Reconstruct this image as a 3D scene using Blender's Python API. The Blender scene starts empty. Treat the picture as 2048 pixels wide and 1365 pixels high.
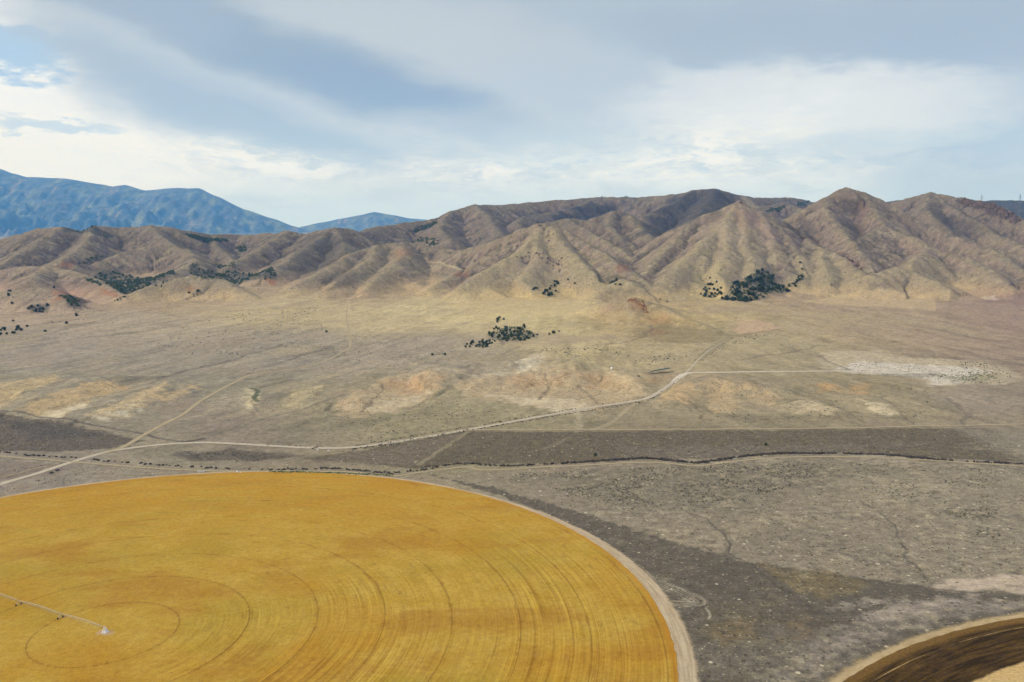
import bpy, math, random
import numpy as np
from mathutils import Matrix, Vector

random.seed(7)
rng = np.random.default_rng(11)
scene = bpy.context.scene
COL = scene.collection

# ------------------------------------------------------------------ camera
F = 1727.5                       # focal length in pixels of a 2048 px wide frame
CZ = 286.0                       # camera height above the irrigated field
PITCH, ROLL = math.radians(7.758), math.radians(-0.3563)
cr, sr, cp, sp = math.cos(ROLL), math.sin(ROLL), math.cos(PITCH), math.sin(PITCH)
FWD = Vector((0, cp, -sp)); UP0 = Vector((0, sp, cp)); RX = Vector((1, 0, 0))
RV = RX * cr + UP0 * sr
UV = RX * -sr + UP0 * cr
cam = bpy.data.cameras.new('camera')
cam.sensor_width = 36.0
cam.lens = 36.0 * F / 2048.0
cam.clip_start, cam.clip_end = 1.0, 60000.0
cam_ob = bpy.data.objects.new('camera', cam)
COL.objects.link(cam_ob)
M = Matrix((RV, UV, -FWD)).transposed().to_4x4()
M.translation = (0, 0, CZ)
cam_ob.matrix_world = M
scene.camera = cam_ob


def ray(px, py):
    """direction of a photo pixel scaled to y = 1: returns (x/y, z/y)"""
    u = (px - 1024) / F; v = -(py - 682.5) / F
    d = FWD + RV * u + UV * v
    return d.x / d.y, d.z / d.y


def srgb(r, g, b):
    c = np.array([r, g, b]) / 255.0
    return np.where(c <= 0.04045, c / 12.92, ((c + 0.055) / 1.055) ** 2.4)


def ALB(r, g, b, k=0.67):
    c = srgb(r, g, b) * k
    return (float(c[0]), float(c[1]), float(c[2]), 1.0)


# ------------------------------------------------------------------ light
SUN_DIR = Vector((-0.76, -0.30, 0.66)).normalized()      # towards the sun
sun = bpy.data.lights.new('sun', 'SUN')
sun.energy = 4.0
sun.angle = math.radians(4)
sun.color = (1.0, 0.95, 0.87)
sun_ob = bpy.data.objects.new('sun', sun)
COL.objects.link(sun_ob)
sun_ob.rotation_euler = SUN_DIR.to_track_quat('Z', 'Y').to_euler()
scene.view_settings.view_transform = 'Standard'
scene.view_settings.look = 'None'
scene.view_settings.exposure = 0.0
scene.view_settings.gamma = 1.0
scene.cycles.use_denoising = True


class NT:
    """small helper for building node trees"""
    def __init__(s, tree):
        s.t = tree; tree.nodes.clear()

    def n(s, kind, **kw):
        nd = s.t.nodes.new(kind)
        for k, v in kw.items():
            setattr(nd, k, v)
        return nd

    def put(s, sock, v):
        if v is None:
            return
        if isinstance(v, bpy.types.NodeSocket):
            s.t.links.new(v, sock)
        else:
            sock.default_value = v

    def m(s, op, a, b=None, c=None, clamp=False):
        nd = s.n('ShaderNodeMath', operation=op); nd.use_clamp = clamp
        s.put(nd.inputs[0], a); s.put(nd.inputs[1], b); s.put(nd.inputs[2], c)
        return nd.outputs[0]

    def mix(s, f, a, b, blend='MIX'):
        nd = s.n('ShaderNodeMix', data_type='RGBA', blend_type=blend)
        s.put(nd.inputs[0], f); s.put(nd.inputs[6], a); s.put(nd.inputs[7], b)
        return nd.outputs[2]

    def ss(s, v, a, b, lo=0.0, hi=1.0):
        nd = s.n('ShaderNodeMapRange', interpolation_type='SMOOTHSTEP')
        s.put(nd.inputs[0], v); s.put(nd.inputs[1], a); s.put(nd.inputs[2], b)
        s.put(nd.inputs[3], lo); s.put(nd.inputs[4], hi)
        return nd.outputs[0]

    def noise(s, vec, scale, detail=3.0, rough=0.55, dist=0.0, dim='3D'):
        nd = s.n('ShaderNodeTexNoise', noise_dimensions=dim)
        s.put(nd.inputs['Vector'], vec)
        nd.inputs['Scale'].default_value = scale
        nd.inputs['Detail'].default_value = detail
        nd.inputs['Roughness'].default_value = rough
        nd.inputs['Distortion'].default_value = dist
        return nd

    def comb(s, x, y, z=0.0):
        nd = s.n('ShaderNodeCombineXYZ')
        s.put(nd.inputs[0], x); s.put(nd.inputs[1], y); s.put(nd.inputs[2], z)
        return nd.outputs[0]


# ------------------------------------------------------------------ sky
world = bpy.data.worlds.new('World')
scene.world = world
world.use_nodes = True
W = NT(world.node_tree)
SKY_S = 0.1
tc = W.n('ShaderNodeTexCoord')
sep = W.n('ShaderNodeSeparateXYZ'); W.put(sep.inputs[0], tc.outputs['Generated'])
az = W.m('ARCTAN2', sep.outputs[0], sep.outputs[1])
el = W.m('ARCSINE', sep.outputs[2])
sky = W.n('ShaderNodeTexSky', sky_type='NISHITA')
sky.sun_disc = False
sky.sun_elevation = math.asin(SUN_DIR.z)
sky.sun_rotation = math.atan2(SUN_DIR.x, SUN_DIR.y)
sky.dust_density = 2.0


def C(r, g, b):
    c = srgb(r, g, b) / SKY_S
    return (float(c[0]), float(c[1]), float(c[2]), 1.0)


def azel(px, py):
    a, c = ray(px, py)
    return math.atan(a), math.atan(c / math.hypot(1, a))


base_v = W.comb(W.m('MULTIPLY', az, 5.0), W.m('MULTIPLY', el, 14.0))
wn = W.noise(base_v, 1.3, 5, 0.55)
wsep = W.n('ShaderNodeSeparateXYZ'); W.put(wsep.inputs[0], wn.outputs['Color'])
dazn = W.m('MULTIPLY', W.m('SUBTRACT', wsep.outputs[0], 0.5), 0.16)
deln = W.m('MULTIPLY', W.m('SUBTRACT', wsep.outputs[1], 0.5), 0.055)
azd = W.m('ADD', az, dazn)
eld = W.m('ADD', el, deln)
wn2 = W.noise(base_v, 6.0, 6, 0.66)
wsep2 = W.n('ShaderNodeSeparateXYZ'); W.put(wsep2.inputs[0], wn2.outputs['Color'])
azd2 = W.m('ADD', azd, W.m('MULTIPLY', W.m('SUBTRACT', wsep2.outputs[0], 0.5), 0.09))
eld2 = W.m('ADD', eld, W.m('MULTIPLY', W.m('SUBTRACT', wsep2.outputs[1], 0.5), 0.05))


def blob(col, px, py, rx, ry, rot, colour, strength, soft=0.9, fine=False):
    """an elongated cloud mass centred on the sky direction seen at a photo pixel"""
    a0, e0 = azel(px, py)
    A, E = (azd2, eld2) if fine else (azd, eld)
    r = math.radians(-rot)
    dx = W.m('SUBTRACT', A, a0); dy = W.m('SUBTRACT', E, e0)
    u = W.m('ADD', W.m('MULTIPLY', dx, math.cos(r)), W.m('MULTIPLY', dy, math.sin(r)))
    v = W.m('SUBTRACT', W.m('MULTIPLY', dy, math.cos(r)), W.m('MULTIPLY', dx, math.sin(r)))
    q = W.m('ADD', W.m('POWER', W.m('ABSOLUTE', W.m('DIVIDE', u, rx / F)), 2.0),
            W.m('POWER', W.m('ABSOLUTE', W.m('DIVIDE', v, ry / F)), 2.0))
    mask = W.ss(q, 1.0 + soft, max(0.0, 1.0 - soft), 0.0, strength)
    return W.mix(mask, col, C(*colour))


# clear sky seen through, then high thin cloud thickening with elevation
col = W.mix(0.35, sky.outputs[0], C(196, 220, 236))
thin = W.noise(W.comb(W.m('MULTIPLY', azd, 9.0), W.m('MULTIPLY', eld, 42.0)), 1.0, 6, 0.62)
col = W.mix(W.ss(thin.outputs[0], 0.30, 0.62, 0.55, 0.96), col, C(232, 239, 244))
puff = W.noise(W.comb(W.m('MULTIPLY', azd, 16.0), W.m('MULTIPLY', eld, 60.0), 3.0), 1.0, 6, 0.6)
belt = W.m('MULTIPLY', W.ss(el, 0.03, 0.07), W.ss(el, 0.26, 0.14))
col = W.mix(W.m('MULTIPLY', W.ss(puff.outputs[0], 0.45, 0.60), W.m('MULTIPLY', belt, 0.95)), col, C(248, 252, 255))
puff2 = W.noise(W.comb(W.m('MULTIPLY', azd, 11.0), W.m('MULTIPLY', eld, 55.0), 9.0), 1.0, 6, 0.6)
col = W.mix(W.m('MULTIPLY', W.ss(puff2.outputs[0], 0.50, 0.64), W.m('MULTIPLY', belt, 0.5)), col, C(192, 210, 228))
puff3 = W.noise(W.comb(W.m('MULTIPLY', azd2, 34.0), W.m('MULTIPLY', eld2, 100.0), 5.0), 1.0, 5, 0.62)
col = W.mix(W.m('MULTIPLY', W.ss(puff3.outputs[0], 0.47, 0.62), W.m('MULTIPLY', belt, 0.7)), col, C(252, 254, 255))
col = W.mix(W.m('MULTIPLY', W.ss(puff3.outputs[0], 0.46, 0.34), W.m('MULTIPLY', belt, 0.35)), col, C(188, 207, 226))
# pale band low over the horizon
col = W.mix(W.ss(el, 0.060, 0.005, 0.0, 0.85), col, C(208, 226, 240))
# everything high up and behind, out of view, brightened to lift ambient light and haze
col = W.mix(W.ss(el, 0.24, 0.45, 0.0, 0.95), col, (7.2, 8.4, 10.4, 1.0))
col = blob(col, 60, 220, 300, 190, 4, (250, 253, 255), 0.85, fine=True)
col = blob(col, 40, 112, 95, 36, 0, (160, 196, 234), 0.85, 0.6, fine=True)
col = blob(col, 120, 245, 130, 14, 4, (178, 204, 232), 0.6, 0.8, fine=True)
col = blob(col, 1150, 235, 190, 42, -6, (188, 212, 234), 0.7, 0.9, fine=True)
col = blob(col, 1080, 300, 200, 40, 0, (200, 218, 232), 0.5, 0.9, fine=True)
col = blob(col, 700, 290, 190, 22, 0, (195, 214, 230), 0.5, 0.9, fine=True)
# grey cloud sheet across the top
col = blob(col, 560, 130, 440, 140, 12, (190, 202, 213), 0.92, 0.8)
col = blob(col, 330, 120, 190, 110, 12, (186, 200, 213), 0.8, 0.9)
col = blob(col, 1080, 150, 300, 120, 0, (200, 212, 223), 0.7, 0.95)
col = blob(col, 1350, -20, 1250, 165, 2, (178, 192, 205), 0.97, 0.85)
col = blob(col, 850, 120, 420, 110, 14, (196, 206, 214), 0.9, 0.9)
col = blob(col, 1990, 130, 260, 230, 0, (174, 189, 205), 0.9, 0.9)
col = blob(col, 1230, 170, 300, 60, 5, (188, 201, 214), 0.8, 0.9)
col = blob(col, 620, 118, 360, 58, 16, (150, 169, 188), 0.88, 0.98)
col = blob(col, 300, 20, 160, 40, 10, (166, 182, 200), 0.85, 0.95)
col = blob(col, 770, 170, 170, 32, 12, (150, 168, 192), 0.7, 0.95)
col = blob(col, 1700, 60, 420, 60, 4, (166, 182, 200), 0.7, 0.95)
col = blob(col, 450, 214, 310, 44, 20, (172, 189, 206), 0.85, 0.98)
col = blob(col, 450, 168, 310, 24, 22, (206, 216, 225), 0.2, 0.95)
col = blob(col, 1620, 215, 330, 66, 2, (236, 242, 246), 0.72, 0.95, fine=True)
col = blob(col, 1450, 150, 120, 22, 8, (222, 230, 237), 0.6, 0.9)
col = blob(col, 1720, 290, 220, 18, -2, (202, 216, 228), 0.6, 0.9)
low = W.ss(el, 0.22, 0.02)
col = W.mix(low, col, W.mix(1.0, col, (0.97, 1.03, 1.20, 1.0), 'MULTIPLY'))
bg = W.n('ShaderNodeBackground'); W.put(bg.inputs[0], col); bg.inputs[1].default_value = SKY_S
wo = W.n('ShaderNodeOutputWorld'); W.put(wo.inputs[0], bg.outputs[0])

# ------------------------------------------------------------------ numeric helpers
PERM = rng.permutation(512).astype(np.int32)
PERM = np.concatenate([PERM, PERM])
GA = rng.random(512) * 2 * np.pi
GX, GY = np.cos(GA).astype(np.float32), np.sin(GA).astype(np.float32)


def gn(x, y, seed=0):
    """gradient noise, about -0.7 .. 0.7"""
    x = np.asarray(x, np.float32) + np.float32(seed * 17.31); y = np.asarray(y, np.float32) + np.float32(seed * 5.77)
    xi = np.floor(x); yi = np.floor(y)
    fx = x - xi; fy = y - yi
    xi = xi.astype(np.int32) & 511; yi = yi.astype(np.int32) & 511
    u = fx * fx * fx * (fx * (fx * 6 - 15) + 10); v = fy * fy * fy * (fy * (fy * 6 - 15) + 10)
    x1 = (xi + 1) & 511; y1 = (yi + 1) & 511
    h00 = PERM[PERM[xi] + yi]; h10 = PERM[PERM[x1] + yi]; h01 = PERM[PERM[xi] + y1]; h11 = PERM[PERM[x1] + y1]
    a = GX[h00] * fx + GY[h00] * fy
    b = GX[h10] * (fx - 1) + GY[h10] * fy
    c = GX[h01] * fx + GY[h01] * (fy - 1)
    d = GX[h11] * (fx - 1) + GY[h11] * (fy - 1)
    return (a + u * (b - a)) + v * ((c + u * (d - c)) - (a + u * (b - a)))


def fbm(x, y, seed=0, oct=4, gain=0.5):
    s = 0; a = 1.0
    for i in range(oct):
        s = s + a * gn(x, y, seed + i); x = x * 2.03; y = y * 2.03; a *= gain
    return s


def sstep(a, b, x):
    t = np.clip((x - a) / (b - a), 0, 1)
    return t * t * (3 - 2 * t)


def smax(a, b, k):
    h = np.clip(0.5 + 0.5 * (b - a) / k, 0, 1)
    return a + (b - a) * h + k * h * (1 - h)


def base_z(x, y):
    z = 0.028 * 200 * np.logaddexp(0, (y - 1500) / 200.0)
    zc = 0.028 * 200 * np.logaddexp(0, (3600 - 1500) / 200.0)
    return np.where(y > 3600, zc + (y - 3600) * 0.004, z)


def base_hit(px, py):
    a, c = ray(px, py)
    Y = np.linspace(200, 9000, 8801)
    z = base_z(0, Y)
    k = np.argmax(z >= CZ + c * Y)
    return float(Y[k]) if z[k] >= CZ + c * Y[k] else 9000.0


# ------------------------------------------------------------------ the lie of the land
# every crest: (pixel x, pixel y, distance), None = between its neighbours, 'g' = where it runs out on the plain
RIDGES = [
    # back skyline in the middle
    ([(690, 470, 5000), (762, 452, 5200), (817, 445, 5400), (870, 437, 5600), (905, 421, 5700), (950, 409, 5800), (1000, 409, 6000), (1070, 405, 6200),
      (1130, 400, 6300), (1200, 394, 6400), (1280, 394, 6400), (1350, 389, 6200), (1390, 381, 6000), (1430, 377, 5900),
      (1480, 390, 5900), (1510, 396, 6200), (1580, 395, 7000), (1625, 404, 7300), (1700, 415, 7300)], 2.3),
    ([(950, 409, 5800), (975, 430, 5400), (985, 448, 5100), (1000, 465, 4800)], 2.2),
    ([(905, 421, 5700), (885, 440, 5300), (880, 460, 4900), (900, 478, 4500)], 2.2),
    ([(1390, 381, 6000), (1340, 410, 5600), (1290, 430, 5300)], 2.2),
    ([(1200, 394, 6400), (1130, 420, 5900), (1050, 432, 5500), (1030, 445, 5200)], 2.2),
    ([(1430, 377, 5900), (1420, 400, 5500), (1400, 425, 5200)], 2.2),
    ([(1500, 420, 5400), (1532, 414, 5500), (1567, 405, 5600), (1601, 416, 5500), (1640, 430, 5400)], 2.2),
    # left skyline
    ([(-300, 520, 4900), (-60, 494, 4700), (0, 480, 4600), (40, 468, 4500), (80, 457, 4450), (127, 453, 4400), (160, 462, 4450), (190, 452, 4500),
      (240, 455, 4600), (300, 451, 4600), (345, 457, 4600), (375, 462, 4700), (420, 468, 4800), (480, 470, 5000),
      (547, 467, 4800), (574, 462, 4700), (612, 468, 4700), (667, 455, 4500), (700, 458, 4600), (718, 466, 4700), (762, 452, 5100)], 2.6),
    ([(127, 453, 4400), (90, 475, 4150), (60, 498, 3900), (0, 530, 3600), (-60, 550, 3300)], 2.3),
    ([(190, 452, 4500), (175, 480, 4150), (150, 505, 3800), (120, 520, 3600)], 2.3),
    ([(300, 451, 4600), (330, 478, 4250), (350, 495, 4000)], 2.3),
    ([(200, 522, 3750), (240, 506, 3850), (290, 495, 3950), (345, 491, 4000), (375, 500, 3900), (390, 522, 3700), (383, 528, 3600),
      (340, 545, 3380), (290, 566, 3120), (262, 582, None), (240, 596, 'g')], 2.3),
    ([(420, 474, 4800), (440, 500, 4400), (470, 520, 4100)], 2.3),
    ([(-100, 560, 3300), (0, 540, 3450), (34, 532, 3450), (96, 532, 3400), (143, 542, 3300), (191, 559, 3150), (240, 587, 2880), (252, 597, 'g')], 2.4),
    ([(96, 532, 3400), (70, 550, 3150), (60, 562, 3000)], 2.3),
    ([(-150, 600, 2780), (-40, 592, 2760), (0, 586, 2750), (68, 575, 2740), (103, 579, 2720), (137, 592, 2660), (164, 615, 'g')], 2.4),
    ([(246, 592, 2840), (307, 569, 2960), (386, 551, 3050), (440, 556, 3040), (478, 576, 2950), (516, 600, 'g')], 2.4),
    ([(667, 455, 4500), (640, 478, 4250), (608, 501, 4000), (560, 532, 3650), (530, 546, 3450)], 2.3),
    ([(578, 463, 4700), (540, 485, 4400), (506, 506, 4150), (485, 518, 4000), (450, 535, 3750)], 2.3),
    ([(667, 455, 4500), (690, 485, 4200), (690, 505, 3950)], 2.2),
    # reddish foothills left of the middle hill
    ([(975, 486, 3620), (920, 500, 3700), (885, 497, 3800), (834, 486, 3850), (803, 484, 3830), (755, 490, 3780), (707, 505, 3600), (680, 522, 3450),
      (640, 545, 3250), (598, 567, 3060), (540, 596, 'g')], 2.3),
    ([(803, 484, 3830), (810, 508, 3550), (758, 551, 3200), (728, 582, 2960), (700, 594, 'g')], 2.1),
    ([(885, 497, 3800), (925, 540, 3320), (890, 560, 3130), (858, 579, 2980), (830, 592, 'g')], 2.1),
    ([(755, 490, 3780), (740, 520, 3450), (690, 552, 3150), (650, 580, 2950), (640, 590, 'g')], 2.1),
    # hill in the middle
    ([(919, 504, 3620), (953, 493, 3560), (1005, 475, 3520), (1042, 457, 3510), (1083, 446, 3500), (1124, 457, 3480), (1160, 480, 3380),
      (1200, 505, 3250), (1240, 532, 3080), (1275, 552, 2960), (1305, 574, 2860), (1340, 592, 'g')], 2.5),
    ([(1083, 446, 3500), (1066, 480, 3330), (1022, 514, 3160), (974, 540, 3040), (919, 572, 2920), (885, 592, 'g')], 2.1),
    ([(1066, 480, 3330), (1083, 507, 3180), (1060, 535, 3060), (1040, 560, 2960), (1020, 592, 'g')], 2.1),
    ([(1100, 450, 3490), (1134, 500, 3220), (1186, 546, 2990), (1199, 564, 2920), (1205, 585, 'g')], 2.1),
    ([(1190, 592, 2770), (1215, 570, 2850), (1245, 558, 2890), (1290, 582, 2790), (1320, 600, 'g')], 2.6),
    # hills seen behind the gap
    ([(1080, 450, 4250), (1093, 444, 4280), (1134, 436, 4300), (1169, 440, 4300), (1210, 450, 4250)], 2.2),
    ([(1134, 436, 4300), (1165, 455, 4120), (1193, 473, 3950), (1240, 497, 3720), (1262, 515, 3550)], 2.0),
    ([(1160, 445, 4450), (1186, 436, 4450), (1227, 422, 4500), (1254, 428, 4450), (1281, 456, 4200), (1297, 471, 4020)], 2.2),
    ([(1227, 422, 4500), (1215, 450, 4250), (1240, 475, 4000)], 2.0),
    # steep light hill right of the gap
    ([(1272, 512, 3560), (1300, 490, 3630), (1330, 474, 3680), (1348, 460, 3700), (1382, 442, 3720), (1433, 420, 3720), (1478, 403, 3700), (1519, 424, 3640),
      (1543, 441, 3580), (1570, 472, 3450), (1583, 497, 3320), (1600, 515, 3200)], 2.2),
    ([(1478, 403, 3700), (1450, 439, 3480), (1416, 476, 3290), (1382, 507, 3130), (1348, 538, 2990), (1315, 568, 2860)], 2.0),
    ([(1478, 403, 3700), (1491, 449, 3440), (1485, 483, 3270), (1508, 524, 3060), (1500, 560, 2920)], 2.0),
    ([(1450, 439, 3480), (1455, 500, 3150), (1430, 545, 2960), (1400, 590, 'g')], 2.0),
    ([(1519, 424, 3640), (1545, 480, 3360), (1550, 515, 3180)], 2.0),
    ([(1382, 442, 3720), (1350, 480, 3450), (1310, 520, 3220), (1290, 548, 3060)], 2.0),
    # saddle and spurs below the pointed peak
    ([(1600, 450, 3780), (1621, 489, 3420), (1587, 508, 3260), (1568, 540, 3060), (1580, 575, 'g')], 2.1),
    ([(1621, 489, 3420), (1673, 507, 3260), (1724, 541, 3020), (1760, 570, 2870), (1790, 592, 'g')], 2.1),
    ([(1640, 500, 3330), (1650, 540, 3060), (1660, 570, 2900), (1665, 590, 'g')], 2.1),
    # pointed peak and its long right shoulder
    ([(1560, 443, 3880), (1621, 411, 3920), (1656, 393, 3960), (1680, 379, 3990), (1695, 374, 4000), (1724, 386, 3990), (1758, 398, 3950), (1792, 418, 3900), (1861, 452, 3800),
      (1912, 473, 3700), (1980, 497, 3550), (2048, 510, 3450), (2200, 560, 3150), (2320, 600, 'g')], 2.2),
    ([(1656, 393, 3960), (1649, 415, 3780), (1676, 449, 3560), (1703, 486, 3330)], 2.0),
    ([(1724, 386, 3990), (1752, 425, 3760), (1768, 451, 3620), (1826, 473, 3480), (1861, 497, 3330), (1936, 514, 3200), (1980, 538, 3050), (2018, 570, 2870), (2040, 590, 'g')], 2.0),
    ([(1768, 451, 3620), (1720, 477, 3430), (1712, 500, 3260), (1735, 520, 3120)], 2.0),
    ([(1861, 497, 3330), (1833, 518, 3160), (1820, 530, 3080)], 2.0),
    ([(1741, 549, 2930), (1792, 533, 3010), (1833, 544, 2970), (1861, 558, 2900), (1900, 580, 2800), (1930, 598, 'g')], 2.3),
    ([(1980, 497, 3550), (2030, 530, 3250), (2080, 565, 3000), (2110, 590, 'g')], 2.0),
    # right back hill with the dark cliff
    ([(1760, 412, 4950), (1789, 403, 4900), (1833, 392, 4800), (1861, 385, 4800), (1888, 391, 4720), (1929, 398, 4600), (1980, 404, 4420), (2014, 420, 4300),
      (2038, 439, 4200), (2100, 460, 4050), (2300, 530, 3700)], 2.2),
    ([(1861, 385, 4800), (1900, 415, 4520), (1946, 439, 4300), (1998, 473, 4000), (2048, 490, 3820), (2150, 530, 3500)], 2.0),
    ([(1861, 385, 4800), (1850, 415, 4500), (1880, 445, 4200)], 2.0),
    # far right range
    ([(1760, 405, 8600), (1800, 400, 8600), (1840, 404, 8600), (1930, 405, 8600), (1985, 401, 8600), (2048, 401, 8600), (2200, 398, 8600), (2400, 395, 8600)], 2.6),
    # knob on the fan with its rocky nose
    ([(1180, 628, 2480), (1215, 608, 2470), (1245, 599, 2450), (1271, 597, 2430), (1320, 612, 2370), (1363, 633, 2280), (1420, 655, 2170), (1465, 668, 'g')], 1.9),
    ([(1271, 597, 2430), (1262, 625, 2330), (1240, 650, 2240), (1210, 668, 'g')], 3.4),
]

A0, A1, NC = -0.95, 0.95, 1660
Y0, Y1, NR = 150.0, 9400.0, 1330
av = np.linspace(A0, A1, NC)
yv = np.geomspace(Y0, Y1, NR)
AA, YY = np.meshgrid(av, yv)
XX = AA * YY
ZB = base_z(XX, YY)
# broad swells and small lumps on the plain
swell = sstep(900, 1700, YY)
Z = ZB + swell * (5.0 * fbm(XX / 420, YY / 420, 3, 3) + 1.6 * fbm(XX / 90, YY / 120, 5, 3))
Z = Z + sstep(640, 760, YY) * 0.5 * fbm(XX / 45, YY / 45, 6, 3)
# rills running down the fan
rill = fbm((XX * 0.86 - YY * 0.5) / 75 + 0.8 * fbm(XX / 500, YY / 500, 8, 2), (XX * 0.5 + YY * 0.86) / 900, 9, 4)
Z = Z + sstep(1700, 2300, YY) * 5.0 * (np.abs(rill) - 0.2)


def polyw(pts, spline=0):
    """pixel polyline with distances -> world points"""
    out = []
    for p in pts:
        px, py, d = p
        a, c = ray(px, py)
        if d == 'g':
            d = base_hit(px, py)
        out.append([px, py, d])
    for i, p in enumerate(out):
        if p[2] is None:
            p[2] = 0.5 * (out[i - 1][2] + out[i + 1][2])
    w = []
    for px, py, d in out:
        a, c = ray(px, py)
        w.append((a * d, d, CZ + c * d))
    return np.array(w)


def seg_eval(P, X, Y):
    """nearest point on a polyline: distance, arc length, index position"""
    best = np.full(X.shape, 1e9); bs = np.zeros(X.shape); bz = np.zeros(X.shape); side = np.zeros(X.shape)
    L = 0.0
    for i in range(len(P) - 1):
        ax, ay, azz = P[i]; bx, by, bzz = P[i + 1]
        dx, dy = bx - ax, by - ay
        l2 = dx * dx + dy * dy + 1e-9
        t = np.clip(((X - ax) * dx + (Y - ay) * dy) / l2, 0, 1)
        ex = X - (ax + t * dx); ey = Y - (ay + t * dy)
        d = np.hypot(ex, ey)
        k = d < best
        best = np.where(k, d, best)
        ts = t * t * (3 - 2 * t) * 0.35 + t * 0.65
        bz = np.where(k, azz + ts * (bzz - azz), bz)
        bs = np.where(k, L + t * math.sqrt(l2), bs)
        side = np.where(k, np.sign(dx * (Y - ay) - dy * (X - ax)), side)
        L += math.sqrt(l2)
    return best, bs, bz, side


SARC = np.zeros_like(Z)
HILL = np.zeros_like(Z)          # rise above the plain
r0i = int(np.searchsorted(yv, 1850))
iso = {}
for wl, sd in ((150, 21), (55, 25)):
    iso[wl] = np.zeros_like(Z)
    iso[wl][r0i:] = fbm(XX[r0i:] / wl, YY[r0i:] / wl, sd, 3)
for ri, (pts, kw) in enumerate(RIDGES):
    P = polyw(pts)
    rise = P[:, 2] - base_z(P[:, 0], P[:, 1])
    if rise.min() < -3:
        print('low crest', ri, rise.round(0))
    Rm = rise.max()
    wmax = kw * Rm * 1.6 + 60
    rlo = int(np.searchsorted(yv, max(1850, P[:, 1].min() - wmax))); rhi = int(np.searchsorted(yv, P[:, 1].max() + wmax))
    amin = (P[:, 0] - wmax).min() / max(yv[min(rlo, NR - 1)], 1); amax = (P[:, 0] + wmax).max() / yv[min(rlo, NR - 1)]
    amin = min(amin, (P[:, 0] - wmax).min() / yv[min(rhi, NR - 1)]); amax = max(amax, (P[:, 0] + wmax).max() / yv[min(rhi, NR - 1)])
    clo = max(0, int(np.searchsorted(av, amin)) - 1); chi = min(NC, int(np.searchsorted(av, amax)) + 1)
    if clo >= chi or rlo >= rhi:
        continue
    sl = (slice(rlo, rhi), slice(clo, chi))
    X, Y = XX[sl], YY[sl]
    wa = 24.0 * sstep(20, 260, HILL[sl] * 0 + 260)
    WX = X + wa * fbm(X / 170, Y / 170, 63 + ri % 3, 3); WY = Y + wa * fbm(X / 170, Y / 170, 66 + ri % 3, 3)
    d0, s0, z0, side0 = seg_eval(P, X, Y)
    d, s, z, side = seg_eval(P, WX, WY)
    kk = sstep(0, 70, d0)
    d = d0 * (1 - kk) + d * kk; z = z0 * (1 - kk) + z * kk
    R = np.maximum(z - base_z(X, Y) * 0 - base_z(0, np.clip(Y, P[:, 1].min(), P[:, 1].max())), 0.5)
    sp_ = s + side * 57.0
    g = fbm(sp_ / 105, d / 420 + ri, 31 + ri % 7, 3) + 0.6 * iso[150][sl]
    g = g + 0.35 * np.abs(fbm(sp_ / 42, d / 260, 41 + ri % 5, 2)) + 0.25 * iso[55][sl]
    dd = np.sqrt(d * d + 16.0 ** 2) - 16.0
    fade = sstep(0, 90, d)
    gk = 0.26 if P[:, 0].mean() < -150 else 0.36
    dd = dd * np.clip(1 + gk * g * fade, 0.4, 2.0)
    w = kw * R + 12
    t = np.clip(1 - dd / w, 0, 1)
    h = R * t ** 1.38
    SARC[sl] = np.where(h > HILL[sl], sp_ + ri * 731.0, SARC[sl])
    HILL[sl] = smax(HILL[sl], h, np.minimum(5.0, 1 + 0.1 * np.maximum(HILL[sl], h)))
HILL = np.where(HILL < 1.3, 0, HILL)
hm = sstep(2, 40, HILL)
det = fbm(XX[r0i:] / 60, YY[r0i:] / 60, 51, 5, 0.58)
wpx = XX[r0i:] + 30 * fbm(XX[r0i:] / 150, YY[r0i:] / 150, 53, 3); wpy = YY[r0i:] + 30 * fbm(XX[r0i:] / 150, YY[r0i:] / 150, 54, 3)
det2 = np.abs(fbm(wpx / 150, wpy / 210, 57, 4))
det3 = np.abs(fbm(wpx / 48, wpy / 75, 58, 3))
HILL[r0i:] += hm[r0i:] * (-10.0 * np.clip(0.26 - det2, -0.2, 1) - 5.0 * np.clip(0.22 - det3, -0.2, 1) + 2.4 * det) * np.clip(HILL[r0i:] / 120, 0.15, 1.0)
rib = fbm(SARC[r0i:] / 24, HILL[r0i:] / 120 + SARC[r0i:] / 900, 151, 4, 0.6)
HILL[r0i:] += hm[r0i:] * 3.0 * rib * np.clip(HILL[r0i:] / 90, 0.1, 1) * 0.45
HILL[r0i:] += hm[r0i:] * 1.5 * fbm(XX[r0i:] / 16, YY[r0i:] / 16, 61, 2)
for fc in ((-289.68, 579.12), (468.0, 210.0)):
    flat = 1 - sstep(415, 520, np.hypot(XX - fc[0], YY - fc[1]))
    Z = Z * (1 - flat) + base_z(0, 600.0) * flat
Z = Z - 0.0
Z = np.where(HILL > 0, Z + HILL, Z)


def unproj(px, py):
    """where the line of sight of a photo pixel meets the land"""
    a, c = ray(px, py)
    fi = (a - A0) / (A1 - A0) * (NC - 1)
    i = int(np.clip(math.floor(fi), 0, NC - 2)); f = fi - i
    zc = Z[:, i] * (1 - f) + Z[:, i + 1] * f
    k = int(np.argmax(zc >= CZ + c * yv))
    if k == 0:
        k = NR - 1
    y0, y1 = yv[k - 1], yv[k]
    e0 = zc[k - 1] - (CZ + c * y0); e1 = zc[k] - (CZ + c * y1)
    t = 0.0 if abs(e1 - e0) < 1e-9 else np.clip(-e0 / (e1 - e0), 0, 1)
    y = y0 + t * (y1 - y0)
    return a * y, y


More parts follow.
